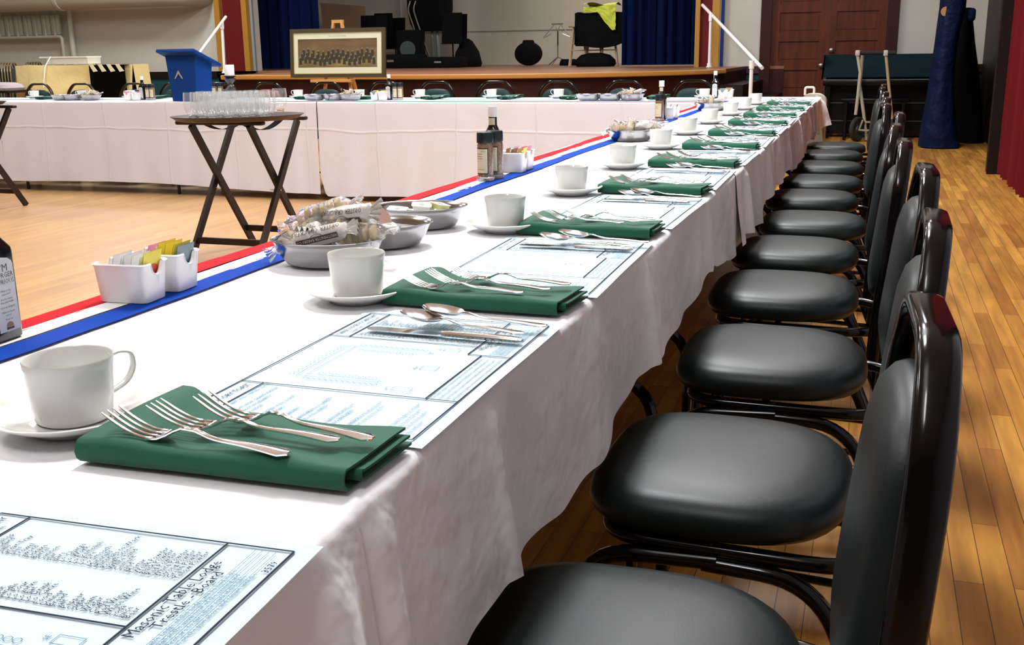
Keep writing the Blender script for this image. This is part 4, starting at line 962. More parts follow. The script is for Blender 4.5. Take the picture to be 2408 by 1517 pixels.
for px, f, lab, rz in [(337, botf, 'dark sauce bottle on the head table left of the blue lectern', -90), (349, jarf, 'left spice jar between sauce bottle and lectern on the head table', 0), (359, jarf, 'right spice jar beside the lectern on the head table', 0),
                       (916, botf, 'dark sauce bottle with cream label at the middle of the head table', -90), (930, jarf, 'left spice jar right of the middle sauce bottle on the head table', 0), (942, jarf, 'right spice jar right of the middle sauce bottle on the head table', 0),
                       (1681, botf, 'dark sauce bottle at the far right corner of the tables', -90), (506, jarf, 'left spice jar behind the tray of glasses beside the lectern', 0), (520, jarf, 'right spice jar behind the tray of glasses beside the candle', 0)]:
    p = at(px, 228, Y=YF+.03 if px not in (1681, 506, 520) else 7.78); f((p.x, p.y, TT+.002), radians(rz), lab, 'sauce bottles' if f is botf else 'spice jars')
p = at(1700, 225, Y=7.78); q = at(1712, 225, Y=7.84); condiments((p.x, p.y, radians(-90)), (q.x, q.y+.06, radians(-90)), 'at the far right corner', (['white', 'white', 'gray'], ['white', 'tan']))
# lectern
a, c = at(393, 235, Y=7.27), at(500, 235, Y=7.27); Wl = .40; D = .16
t = thing('table_lectern', (a.x+.055, 7.27, TT+.001), radians(-14), 'bright blue table lectern with slanted top and silver chevron mark on the head table', 'lectern')
b = MB(); zf, zb = .355, .285; w0 = .30
Wb, Db = .275, .16
vs = [(0, 0, 0), (Wb, 0, 0), (Wb, Db, 0), (0, Db, 0), (-.045, 0, zf), (Wb+.03, 0, zf), (Wb+.03, Db, zb), (-.03, Db, zb)]
b.add(vs, [(0, 3, 2, 1), (0, 1, 5, 4), (1, 2, 6, 5), (2, 3, 7, 6), (3, 0, 4, 7), (4, 5, 6, 7)]); b.build('body', lect_blue, t, smooth=False)
D = Db; sl = (zb-zf)/Db
b = MB(); T4 = Matrix(((1, 0, 0, Wb/2), (0, cos(atan2(sl, 1)), -sin(atan2(sl, 1)), Db/2), (0, sin(atan2(sl, 1)), cos(atan2(sl, 1)), (zf+zb)/2+.014), (0, 0, 0, 1)))
b.rbox((0, 0, 0), (Wb+.16, Db+.14, .026), .004, M4=T4); b.build('slanted_top', lect_blue, t, angle=30)
b = MB(); ch = [(0, .066), (.050, -.0), (.036, -.0), (0, .040), (-.036, -.0), (-.050, -.0)]
b.prism(ch, .003, lambda x, y, d: (.10+x, -d-.004-.0, .175+y)); b.build('chevron_mark', silver_p, t, smooth=False)
# candle
p = at(543, 215, Y=7.75)
t = thing('candle_holder', (p.x, p.y, TT), 0, 'dark turned candle holder on the head table right of the lectern', 'candle holder')
MB().lathe([(0, 0), (.05, 0), (.052, .01), (.03, .02), (.022, .035), (.04, .06), (.042, .075), (.022, .095), (.02, .11), (.045, .135), (.048, .15), (.03, .155), (.05, .165), (.05, .17), (0, .17)], 24).build('turned_base', M('dark_bronze', (.03, .025, .02), .3, coat=.4), t)
pz = at(541, 178, Y=7.75).z-.001
t.scale = (1, 1, (pz-TT)/.17)
b = MB(); b.lathe([(0, 0), (.040, 0), (.041, .003), (.041, .086), (.039, .089), (0, .0885)], 28, c=(0, 0, 0)); o = b.build('pillar_candle', candle_w, None, loc=(p.x, p.y, pz+.001)); tag(o, 'short white pillar candle on the dark turned holder', 'candle')
# ================================================================ TRAY STANDS
def tray_stand():
    t = thing('tray_stand', (0, 0, 0)); t['category'] = 'tray stand'
    for s in (-1, 1):
        b = MB(); b.rbox((.0, s*.222, .752), (.53, .045, .022), .008); b.build('top_rail', dark_wood, t)
    for s in (-1, 1):          # s=+1: legs fixed to the far rail, feet near
        xo = .207 if s > 0 else .178
        for q in (-1, 1):
            b = MB(); b.bar((q*xo, s*.222, .742), (q*xo, -s*.30, .003), .040, .020, ref=(0, 1, 0)); b.build('leg', dark_wood, t, smooth=False)
        b = MB(); b.box((0, -s*.222, .118), (2*xo, .020, .034)); b.build('stretcher', dark_wood, t, smooth=False)
    for q in (-1, 1):
        b = MB(); b.tube([(q*.16, -.03, .38), (q*.225, -.03, .38)], .005); b.build('pivot_bolt', chrome, t)
    for q in (-.12, .12):
        b = MB(); b.grid(lambda u, v: (q+(v-.5)*.05, -.222+.444*u, .762-.06*sin(pi*u)), 12, 2); b.build('strap', black_cloth, t)
    return t
def oval_tray():
    t = thing('serving_tray', (0, 0, 0)); t['category'] = 'tray'
    MB().lathe([(0, .003), (.285, .003), (.31, .008), (.331, .024), (.338, .026), (.338, .029), (.329, .028), (.305, .0125), (.284, .0075), (0, .0072)], 64, sx=1, sy=.80).build('oval_dish', tray_mat, t, angle=60); return t
def glass():
    t = thing('water_glass', (0, 0, 0)); t['category'] = 'glass'
    MB().lathe([(.021, .0235), (.031, .040), (.0382, .062), (.0405, .090), (.0395, .114), (.0372, .138), (.0362, .139), (.0355, .138), (.0378, .113), (.0388, .090), (.0365, .064), (.029, .043), (.018, .0300), (0, .028)], 28).build('bowl', clear_glass_glints, t, angle=80)
    MB().lathe([(0, 0), (.021, 0), (.024, .003), (.019, .012), (.0185, .018), (.0215, .0235), (.012, .0270), (0, .0275)], 20).build('foot', foot_glass, t, angle=80); return t
st, trf, glf = pool(tray_stand), pool(oval_tray), pool(glass)
st((-2.905, 5.035, 0), 0, 'dark wooden folding tray stand holding the large tray of glasses at the middle left', 'folding tray stands')
TC = at(560, 271, z=.795)
trf((TC.x, TC.y, .768), radians(42), 'oval brown serving tray full of glasses on the middle tray stand', 'serving trays')
gl = []
for r_ in range(7):
    for c_ in range(8): gl.append((-.27+c_*.083+(.04 if r_ % 2 else 0), -.205+r_*.074))
n = 0
R38 = Matrix.Rotation(radians(42), 3, 'Z')
for x, y in gl:
    if (x/.262)**2+(y/.205)**2 > 1: continue
    v = R38@Vector((x+.004*sin(n*5), y+.004*cos(n*3), 0)); gx, gy = TC.x+v.x, TC.y+v.y
    ppx = (Vector((gx, gy, .83))-Vector((CX, 0, CZ))); sx_ = 1204+F*ppx.dot(RR)/ppx.dot(FF)
    if sx_ > 634: continue
    glf((gx, gy, .7765), n*.7, 'clear footed water glass crowded on the oval brown tray', 'water glasses on the middle tray'); n += 1
p = at(660, 267, z=.777); glf((p.x, p.y-.0, .7765), 0, 'clear footed water glass standing alone at the right of the tray', None)
s2 = at(72, 482, z=0); ox, oy = s2.x-.19, s2.y-.33
st((ox, oy, 0), radians(0), 'dark wooden folding tray stand cut by the left edge of the frame', 'folding tray stands')
trf((ox+.0, oy-.05, .768), radians(20), 'oval brown serving tray on the left tray stand, cut by the frame', 'serving trays')
for i in range(9):
    for j in range(5):
        x, y = -.24+i*.083, -.16+j*.08
        if (x/.30)**2+(y/.22)**2 > 1 or i < 3: continue
        glf((ox+x, oy-.05+y, .7765), i+j, 'clear footed water glass on the tray at the left edge of the frame', 'water glasses on the left tray')
# ================================================================ IN FRONT OF THE STAGE
def P(px, py, Y): return at(px, py, Y=Y)
# framed photograph on an easel
YE = 9.35
tl, tr_, bl = P(678, 69, YE), P(902, 63, YE), P(680, 183, YE)
Wp, Hp = (tr_-tl).length, (tl-bl).length
t = thing('framed_photograph', ((tl.x+tr_.x)/2, YE, bl.z), 0, 'long framed sepia group photograph in a dark frame standing on the easel', 'picture')
t.rotation_euler = (radians(-5), 0, 0)
b = MB(); f = .034
for x0, x1, z0, z1 in ((-Wp/2, Wp/2, 0, f), (-Wp/2, Wp/2, Hp-f, Hp), (-Wp/2, -Wp/2+f, f, Hp-f), (Wp/2-f, Wp/2, f, Hp-f)): b.b2(x0, x1, -.015, .012, z0, z1)
b.build('frame', frame_w, t, smooth=False)
MB().b2(-Wp/2+f, Wp/2-f, -.004, .004, f, Hp-f).build('mat_board', mat_board, t, smooth=False)
b = MB(); g = f+.006
for x0, x1, z0, z1 in ((-Wp/2+f, Wp/2-f, f, f+.008), (-Wp/2+f, Wp/2-f, Hp-f-.008, Hp-f), (-Wp/2+f, -Wp/2+f+.008, f, Hp-f), (Wp/2-f-.008, Wp/2-f, f, Hp-f)): b.b2(x0, x1, -.007, -.003, z0, z1)
b.build('gilt_edge', M('gilt_edge', (.5, .42, .16), .4), t, smooth=False)
def sepia_mat():
    m = bpy.data.materials.new('sepia_print'); m.use_nodes = True; nt = m.node_tree; bb = nt.nodes['Principled BSDF']; bb.inputs['Roughness'].default_value = .35
    tc = nd(nt, 'ShaderNodeTexCoord'); sp_ = nd(nt, 'ShaderNodeSeparateXYZ'); nt.links.new(tc.outputs['Generated'], sp_.inputs[0])
    r = nd(nt, 'ShaderNodeValToRGB'); e = r.color_ramp.elements; e[0].position = 0; e[0].color = (.16, .11, .04, 1); e[1].position = 1; e[1].color = (.10, .065, .03, 1)
    x = e.new(.2); x.color = (.2, .14, .06, 1); x = e.new(.6); x.color = (.16, .10, .045, 1)
    nt.links.new(sp_.outputs['Z'], r.inputs[0]); n = nd(nt, 'ShaderNodeTexNoise'); n.inputs['Scale'].default_value = 3; nt.links.new(tc.outputs['Generated'], n.inputs[0])
    mx = nd(nt, 'ShaderNodeMix', data_type='RGBA', blend_type='OVERLAY'); mx.inputs[0].default_value = .8; nt.links.new(r.outputs[0], mx.inputs[6]); nt.links.new(n.outputs[0], mx.inputs[7]); nt.links.new(mx.outputs[2], bb.inputs['Base Color']); return m
px0, px1, pz0, pz1 = -Wp/2+.083, Wp/2-.088, .098, Hp-.096
pr_ = MB().b2(px0, px1, -.006, -.004, pz0, pz1).build('sepia_print', sepia_mat(), t, smooth=False)
b = MB(); hd = MB(); random.seed(3)
for i in range(46):
    x = px0+.03+(px1-px0-.06)*(i/45)+random.uniform(-.006, .006); row = i % 3; z = pz0+(pz1-pz0)*(.30+.13*row+.05*sin(i*.35)); s = .016
    b.prism([(x-s, z-.055), (x+s, z-.055), (x+s*.9, z), (x+.006, z+.008), (x-.006, z+.008), (x-s*.9, z)], .0006, lambda a, c, d: (a, -.0066-d-.0002*row, c))
    hd.prism([(x+.0062*cos(q*pi/4), z+.015+.0078*sin(q*pi/4)) for q in range(8)], .0006, lambda a, c, d: (a, -.0072-d, c))
b.build('figures', M('sepia_dark', (.035, .028, .016), .5), pr_, smooth=False); hd.build('faces', M('sepia_light', (.26, .19, .11), .5), pr_, smooth=False)
b = MB(); b.text('THE LODGE AT DINNER', .018, (0, -.0046, Hp-.078), (1, 0, 0), (0, 0, 1), 'CENTER'); b.build('caption', M('caption_ink', (.3, .27, .18), .7), t, smooth=False)
cxp = t.location.x; pz = P(785, 48, YE+.1).z
e_ = thing('easel', (cxp-.03, YE+.06, 0), 0, 'light pine easel carrying the framed group photograph in front of the stage', 'easel')
zt = bl.z-.012
b = MB(); b.rbox((-.04, -.04, zt-.02), (.44, .10, .028), .004); b.build('tray', easel_w, e_, smooth=False)
for q in (-1, 1):
    b = MB(); b.bar((q*.045, .055, pz-.02), (q*.26-.02, -.06, 0), .035, .022, ref=(0, 1, 0)); b.build('leg', easel_w, e_, smooth=False)
b = MB(); b.bar((0, .07, pz-.08), (.0, .75, 0), .035, .022, ref=(0, 1, 0)); b.build('leg', easel_w, e_, smooth=False)
b = MB(); b.bar((-.06, .055, pz-.01), (.06, .055, pz-.01), .03, .03); b.build('top_block', easel_w, e_, smooth=False)
# white stair rails
def rail(name, top_a, top_b, posts, label, r=.028):
    t = thing(name, (0, 0, 0), 0, label, 'handrail')
    MB().tube([top_a, top_b], r, n=12).build('rail', white_pipe, t)
    for (a, c, fl) in posts:
        b = MB(); b.tube([a, c], r, n=12); b.tube([Vector(c)+(Vector(a)-Vector(c))*.0, Vector(c)+(Vector(a)-Vector(c)).normalized()*.05], r*1.5, n=12); b.tube([Vector(a)-(Vector(a)-Vector(c)).normalized()*.09, Vector(a)], r*1.35, n=12)
        if fl: b.lathe([(0, 0), (r*2, 0), (r*2, .012), (0, .012)], 16, c)
        b.build('post', white_pipe, t)
    return t
Yr = 12.9
a, c = P(1660, 2, Yr), P(1792, 160, Yr-.9)
f1 = at(1668, 158, z=ZS+.002); tp1 = P(1672, 33, f1.y)
pb = P(1767, 152, Yr-.75); fb = Vector((pb.x, pb.y, .0))
dirn = (c-a)
rail('handrail', (tp1+(tp1-(P(1768, 134, fb.y)))*.25), P(1792, 160, fb.y)+Vector((0, 0, 0)), [(tp1, f1, True), (P(1768, 142, fb.y), Vector((P(1768, 142, fb.y).x, fb.y, .005)), True)], 'white pipe handrail sloping down at the right end of the stage', .021)
f1 = at(528, 172, z=ZS+.002); tp1 = P(522, 52, f1.y); lo = P(440, 175, f1.y-1.0)
rail('handrail', tp1+(tp1-P(474, 118, f1.y-.6))*.2, P(474, 118, f1.y-.6)+(P(474, 118, f1.y-.6)-tp1)*.35, [(tp1, f1, True), (Vector((P(474, 118, f1.y-.6)+(P(474, 118, f1.y-.6)-tp1)*.3)), Vector((*(P(474, 118, f1.y-.6)+(P(474, 118, f1.y-.6)-tp1)*.3).xy, .005)), True)], 'white pipe handrail at the left end of the stage behind the blue lectern', .019)
# stage steps under each rail
for px0_, px1_, sg in ((1706, 1800, 1), (430, 515, -1)):
    x0 = P(px0_ if sg > 0 else px1_, 170, Yr).x
    b = MB()
    for i in range(4):
        zt_ = ZS*(4-i)/5; b.b2(x0+sg*i*.26, x0+sg*(i+1)*.26, Yr-.45, YW-.06, 0, zt_)
    tag(b.build('stage_steps', rail_wood, None, smooth=False), 'dark wooden steps under the white handrail at the %s end of the stage' % ('right' if sg > 0 else 'left'), 'steps', 'stage steps')
# things on the stage
def music_stand(px, Y, ztop_py, label, m, w_=.48, h_=.32, grp=None, tilt=.3):
    f_ = Vector((P(px, 150, Y).x, Y, ZS+.002)); zt = P(px, ztop_py, Y).z-ZS
    t = thing('music_stand', f_, 0, label, 'music stand', grp)
    b = MB(); b.tube([(0, 0, .12), (0, 0, zt-h_*.6)], .012)
    b.build('pole', m, t); b = MB()
    for a_ in (0, 2.1, 4.2): b.tube([(0, 0, .14), (.26*cos(a_+.4), .26*sin(a_+.4), .008)], .009)
    b.build('tripod_base', m, t)
    if w_:
        b = MB(); T4 = Matrix.Translation((0, -.02, zt-h_/2))@Matrix.Rotation(-tilt, 4, 'X'); b.rbox((0, 0, 0), (w_, .012, h_), .004, M4=T4); b.rbox((0, -.03, -h_/2), (w_, .06, .01), .003, M4=T4); b.build('desk', m, t, smooth=False)
    return t
GS = 'black music stands on the stage'
YM = 17.3
for px, pt, lab, w_ in [(884, 36, 'black music stand, leftmost of the crowd on the stage beside the picture', .5), (906, 31, 'black music stand with the topmost desk of the left crowd on the stage', .36), (932, 42, 'black music stand, right one of the left crowd on the stage', .42),
                        (1066, 30, 'black music stand at the left of the right crowd on the stage', .36), (1082, 33, 'black music stand, rightmost of the crowd on the stage', .32)]:
    music_stand(px, {884: 16.9, 906: 17.5, 932: 18.1, 1066: 16.85, 1082: 18.3}[px], pt, lab, matte_black, w_, .55 if px < 1000 else .5, GS, .1)
# folding chair / cart hung with black equipment
f_ = Vector((P(1005, 150, YM).x, YM+.2, ZS+.002))
t = thing('equipment_rack', f_, 0, 'tall black equipment load with two bent chrome tubes at the middle of the stage', 'equipment')
zz = P(1010, 62, YM).z-ZS
b = MB(); b.rings(rr(.37, .22, .1), [(.72, zz-.08), (.9, zz+.05), (1, zz+.3), (1, zz+.9), (.9, zz+1.1)]); b.build('black_cover', matte_black, t)
for q in (-.3, -.2):
    b = MB(); b.tube(fillet([(q+.05, -.26, zz+.42), (q, -.27, zz+.28), (q+.28, -.27, .12), (q+.30, -.2, .01)], .1, 5), .014); b.build('chrome_tube', chrome, t)
for q in (.03, .13):
    b = MB(); b.tube([(q, 0, .02), (q, 0, zz)], .03); b.build('upright', M('dull_steel', (.25, .3, .3), .4, metal=.6), t)
b = MB(); b.rbox((.04, -.05, .09), (.8, .5, .14), .03); b.build('wheeled_base', matte_black, t)
for px, Y, s, lab, cat, nm in [(968, 17.1, (.42, .35, .62), 'small black amplifier box standing low between the music stands on stage', 'amplifier', 'amplifier'), (930, 16.3, (1.0, .4, .22), 'long low black case lying on the stage floor behind the picture', 'case', 'instrument_case'), (1040, 16.3, (.75, .4, .17), 'long low black case lying on the stage floor right of the chrome tubes', 'case', 'instrument_case')]:
    f_ = Vector((P(px, 150, Y).x, Y, ZS+.002)); b = MB(); b.rbox((0, 0, s[2]/2), s, .03, seg=2)
    if nm == 'amplifier':
        t = thing(nm, f_, .1, lab, cat); b.build('cabinet', matte_black, t)
        b = MB(); b.lathe([(0, 0), (.13, 0), (.14, .01), (0, .01)], 20, T=Matrix.Translation((0, -s[1]/2-.001, .3))@Matrix.Rotation(pi/2, 4, 'X')); b.build('speaker_grille', M('grille_gray', (.03, .05, .05), .5), t)
    else:
        t = thing(nm, f_, .03, lab, cat); b.build('shell', matte_black, t)
        b = MB(); b.b2(-.06, .06, -s[1]/2-.012, -s[1]/2, s[2]*.45, s[2]*.6); b.build('handle', chrome, t)
f_ = Vector((P(1100, 150, 17).x, 17, ZS+.002)); b = MB(); b.rings(rr(.22, .16, .06), [(.9, 0), (1, .05), (.8, .25), (.35, .42), (.1, .46)]); tag(b.build('soft_bag', matte_black, None, loc=f_), 'small black soft bag slumped on the stage right of the music stands', 'bag')
# drum/cymbal bag
f_ = Vector((P(1243, 150, 17.5).x, 17.5, ZS+.002)); Rb = (P(1275, 120, 17.5).x-P(1212, 120, 17.5).x)/2; zt = P(1243, 93, 17.5).z-ZS
t = thing('round_gig_bag', f_, 0, 'round black gig bag with a short top handle leaning on the stage rear wall', 'bag'); b = MB()
ol = [(Rb*cos(a_), zt*.46+zt*.46*sin(a_)) for a_ in [2*pi*i/30 for i in range(30)]]; ol = [(x, max(0, z)) for x, z in ol]
cz = zt*.44; b.rings([(x, z-cz) for x, z in ol], [(.75, -.10), (.95, -.07), (1, -.0), (.95, .07), (.75, .10)], lambda x, z, d: (x, d, z+cz)); b.build('bag_body', matte_black, t)
b = MB(); b.rbox((0, 0, zt-.07), (Rb*.8, .12, .12), .03); b.build('handle', matte_black, t)
# bare chrome music stand
t = music_stand(1312, 17.6, 57, 'thin chrome wire music stand alone on the stage', chrome, 0, .2)
zt = P(1312, 57, 17.6).z-ZS
b = MB()
for q in (-1, 1): b.tube([(0, 0, zt-.12), (q*.05, -.02, zt), (q*.24, -.04, zt-.22)], .008); b.tube([(q*.24, -.04, zt-.22), (q*.1, -.05, zt-.16)], .006)
b.tube([(-.1, -.02, zt), (.1, -.02, zt)], .012); b.tube([(0, 0, zt-.35), (0, 0, zt-.1)], .012); b.build('folding_desk', chrome, t)
for px in (1329, 1345):
    f_ = Vector((P(px, 155, 17.2).x, 17.2, ZS+.002)); b = MB(); b.rings(superell(.10, .05, 20, 2.2, 2.2), [(.95, 0), (1, .02), (.9, .06), (.7, .10), (.45, .105)]); 
    tag(b.build('black_shoe', matte_black, None, loc=f_), 'small black shoe on the stage floor, %s of the pair beside the wooden stool' % ('left' if px < 1340 else 'right'), 'shoe', 'shoes on the stage')
# stools under the black cover
def stool(px, Y, zt, label):
    f_ = Vector((P(px, 150, Y).x, Y, ZS+.002)); t = thing('bar_stool', f_, .2, label, 'stool', 'blond bar stools on the stage')
    b = MB(); b.lathe([(0, zt-.03), (.15, zt-.03), (.16, zt-.015), (.15, zt), (0, zt)], 24); b.build('seat', stool_wood, t)
    for i in range(4):
        a_ = pi/4+i*pi/2; b = MB(); b.tube([(.10*cos(a_), .10*sin(a_), zt-.03), (.19*cos(a_), .19*sin(a_), .0)], .016); b.build('leg', stool_wood, t)
    for z, r_ in ((.24, .17), (zt*.55, .14)):
        b = MB()
        for i in range(4):
            a_, c_ = pi/4+i*pi/2, pi/4+(i+1)*pi/2; b.tube([(r_*cos(a_), r_*sin(a_), z), (r_*cos(c_), r_*sin(c_), z)], .009)
        b.build('rung', stool_wood, t)
    return t
Yk = 16.4
zt = P(1352, 60, Yk).z-ZS
stool(1360, Yk, zt, 'blond wooden bar stool at the left of the black draped stack on the stage'); stool(1397, Yk+.1, zt-.05, 'blond wooden bar stool half hidden under the middle of the black draped stack'); stool(1432, Yk-.05, zt-.05, 'blond wooden bar stool under the right side of the black draped stack')
xa, xb = P(1352, 90, Yk-.3).x, P(1462, 90, Yk-.3).x; za, zb_ = P(1400, 108, Yk-.3).z, P(1400, 30, Yk-.3).z
b = MB()
b.grid(lambda u, v: (xa+(xb-xa)*(.5-.5*cos(pi*min(1, max(0, u*1.4-.2)))), Yk-.30-.03*sin(u*17)*(1-v)-.02*nz(u*5, v*5)+(.0 if .1 < u < .9 else .2*abs(.5-u)), za+(zb_-za)*v+(.03*sin(u*9) if v < .1 else 0)), 30, 12)
b.grid(lambda u, v: (xa+(xb-xa)*u, Yk-.30+.55*v, zb_+.03*nz(u*6, v*4)), 20, 5)
b.grid(lambda u, v: (xa-.0, Yk-.28+.5*u, za+(zb_-za)*v), 5, 5)
b.grid(lambda u, v: (xb, Yk-.28+.5*u, za+(zb_-za)*v), 5, 5)
t = thing('black_drape', (0, 0, 0), 0, 'black cloth cover draped over the stack of stools at the right of the stage', 'drape'); b.build('cloth', matte_black, t)
# yellow vest lying over it
ya = P(1372, 30, Yk-.36).x; yb = P(1448, 30, Yk-.36).x; z1 = P(1400, 10, Yk-.36).z; z2 = P(1440, 70, Yk-.36).z
b = MB()
def vest(u, v):
    x = ya+(yb-ya)*u; drop = (z1-z2)*(.28 if u < .45 else .28+.72*min(1, (u-.45)/.45)**.8)
    return (x+.01*nz(u*8, v*8), Yk-.37-.03*nz(u*7, v*7, 3), z1-.015*abs(nz(u*4))-drop*v-(.05*(1-u) if v < .3 else 0))
b.grid(vest, 22, 16); b.grid(lambda u, v: (ya+(yb-ya)*u, Yk-.37+.4*v, z1+.03*sin(u*6+v*4)), 14, 6)
tag(b.build('yellow_vest', neon, None, angle=25), 'crumpled bright yellow vest thrown over the black draped stack on the stage', 'vest')
# tan board leaning
a, c, d_ = P(748, 6, 18.2), P(856, 14, 18.2), P(754, 66, 18.2)
b = MB(); b.prism([(a.x, a.z), (c.x-.03, c.z), (c.x, ZS+.01), (a.x+.1, ZS+.01)], .03, lambda x, z, d: (x, 18.2+d+.25*(z-ZS)*.3, z)); tag(b.build('plywood_board', tan_board, None, smooth=False), 'tan plywood board leaning behind the easel on the stage', 'board')
# low black things at the foot of the draped stack
f_ = Vector((P(1400, 155, 15.9).x, 15.9, ZS+.002)); b = MB(); b.rings(superell(.32, .16, 28, 2.5, 2.5), [(.9, 0), (1, .04), (.95, .1), (.7, .17), (.3, .2)]); tag(b.build('soft_bag', matte_black, None, loc=f_), 'low black bag on the stage floor in front of the stools', 'bag')
# conduit on the stage wall
a = P(942, 20, YS-.05); b = MB(); b.tube([(a.x, YS-.04, P(942, 62, YS).z-1), (a.x, YS-.04, 4.6)], .02); struct(b, 'trim_40', M('light_conduit', (.45, .48, .48), .5))
# ---------------------------------------------------------------- left wall end: radiator, pipes, duct
Yq = YW-.14
xl = P(0, 60, Yq).x-1.2; xr = P(146, 60, Yq).x; z1, z0 = P(70, 36, Yq).z, P(70, 84, Yq).z
t = thing('wall_radiator', (0, 0, 0), 0, 'pale painted sectional radiator hung high on the left part of the stage wall', 'radiator')
n = int((xr-xl)/.19)
b = MB()
for i in range(n):
    x0 = xl+(xr-xl)*i/n; x1 = x0+(xr-xl)/n*.9; b.rbox(((x0+x1)/2, Yq-.02, (z0+z1)/2), (x1-x0, .06, z1-z0), .02, seg=2)
    b.tube([((x0+x1)/2, Yq, z1-.02), ((x0+x1)/2, Yq, z1+.06)], .018)
    b.tube([((x0+x1)/2, Yq-.06, z1-.02), ((x0+x1)/2, Yq-.06, z0-.03)], .02)
b.build('sections', rad_paint, t)
b = MB(); zz = P(70, 88, Yq).z; b.tube(fillet([(xl, Yq-.06, zz), (xr+.02, Yq-.06, zz), (xr+.02, Yq-.06, .2)], .06), .028); b.build('pipe', rad_paint, t)
x_ = P(166, 80, Yq).x; struct(MB().tube([(x_, Yq+.02, .3), (x_, Yq+.02, 3.5)], .04), 'trim_41', wall_paint)
za = P(300, 20, YW-.45).z; xe = P(468, 8, YW-.4).x; rD = .21
t = thing('ceiling_duct', (0, 0, 0), 0, 'thick pale insulated duct running along the wall above the radiator, top left', 'duct')
b = MB(); b.tube([(-15.9, YW-.5, za+rD), (P(157, 10, YW-.4).x, YW-.5, za+rD)], rD, n=24); b.tube(fillet([(P(157, 10, YW-.4).x, YW-.5, za+rD), (xe-rD, YW-.5, za+rD), (xe-rD*.9, YW-.01, za+rD)], .25, 6), rD*.97, n=24); b.build('insulated_tube', M('insulation_paint', (.42, .40, .33), .7), t, angle=60)
b = MB(); x_ = P(157, 10, YW-.4).x; b.tube([(x_-.03, YW-.5, za+rD), (x_+.03, YW-.5, za+rD)], rD*1.05, n=24); b.build('joint_band', M('band_paint', (.5, .48, .42), .6), t)
# yellow-clothed table, box, black cloth
Yy = 11.2
a, c = P(36, 156, Yy), P(312, 150, Yy); zt = (a.z+c.z)/2; xa, xb = a.x, c.x
t = thing('serving_table', ((xa+xb)/2, Yy+.15, 0), 0, 'long table under the pale yellow cloth behind the left part of the head table', 'table')
MB().b2(-(xb-xa)/2+.03, (xb-xa)/2-.03, -.14, .14, zt-.04, zt-.006).build('table_top', rail_wood, t, smooth=False)
for sx in (-1, 1):
    for sy in (-1, 1): MB().tube([(sx*((xb-xa)/2-.2), sy*.1, 0), (sx*((xb-xa)/2-.2), sy*.1, zt-.04)], .02).build('leg', rail_wood, t)
b = MB(); hx = (xb-xa)/2; xm = xa+hx
def yc(u, v):
    x = xa+(xb-xa)*u; hem = zt-.42-.10*nz(x*1.1, 3)-(.12 if u < .12 else 0)+(.0 if u < .65 else .03)
    return (x+.02*sin(x*9)*v, Yy-.005-.05*v-.035*v*sin(x*5+1.5*nz(x))-.03*v*nz(x*3, v*2), zt+(hem-zt)*v)
b.grid(yc, 120, 12); b.grid(lambda u, v: (xa+(xb-xa)*u, Yy-.005+.31*v, zt+.004*nz(u*9, v*3)), 60, 5)
b.grid(lambda u, v: (xb+.06*v, Yy-.0+.3*u, zt-.75*v), 8, 6); b.grid(lambda u, v: (xa-.06*v, Yy-.0+.3*u, zt-.5*v), 8, 6)
tag(b.build('tablecloth', yellow_cloth, None, angle=60), 'pale yellow cloth bunched over the long table at the left behind the head table', 'tablecloth')
bx0, bx1 = P(211, 170, Yy-.1).x, P(295, 170, Yy-.1).x
b = MB(); b.grid(lambda u, v: (bx0+(bx1-bx0)*u, Yy-.105-.015*sin(u*12)*v, zt-.002-.62*v), 20, 8); b.grid(lambda u, v: (bx0+(bx1-bx0)*u, Yy-.105+.3*v, zt+.010), 8, 3)
t = thing('black_table_cover', (0, 0, 0), 0, 'black cloth panel with four white slanted tabs over the yellow cloth', 'cloth'); b.build('cloth', black_cloth, t)
for i in range(4):
    x0 = bx0+.02+i*(bx1-bx0)*.245; b = MB(); b.prism([(x0, 0), (x0+.055, 0), (x0+.125, -.085), (x0+.06, -.095)], .004, lambda x, z, d: (x, Yy-.125-d, zt+.008+z)); b.build('white_tab', M('ivory_tab', (.8, .76, .55), .7), t, smooth=False)
b = MB(); x0 = bx0-.02; b.prism([(x0, -.26), (x0+.08, -.30), (x0+.15, -.43), (x0+.0, -.36)], .004, lambda x, z, d: (x, Yy-.125-d, zt+z)); b.build('white_tab', M('ivory_tab', (.8, .76, .55), .7), t, smooth=False)
wa, wb = P(100, 150, Yy+.1).x, P(211, 150, Yy+.1).x; hz = P(150, 135, Yy+.1).z-zt
t = thing('white_box', ((wa+wb)/2, Yy+.19, zt+.012), 0, 'flat white box with a lifted lid on the yellow clothed table', 'box')
w_ = wb-wa
MB().b2(-w_/2+.1, w_/2, -.12, .12, 0, hz-.02).build('tray', box_white, t, smooth=False); MB().b2(-w_/2, w_/2+.0, -.14, .14, hz-.018, hz).build('lid', M('white_lid_board', (.8, .8, .82), .5), t, smooth=False)
b = MB(); b.tube(fillet([(-w_/2+.2, -.15, hz), (-w_/2+.17, -.24, hz-.12), (-w_/2+.16, -.30, hz-.38)], .05), .006); b.build('ribbon', cap_white, t)
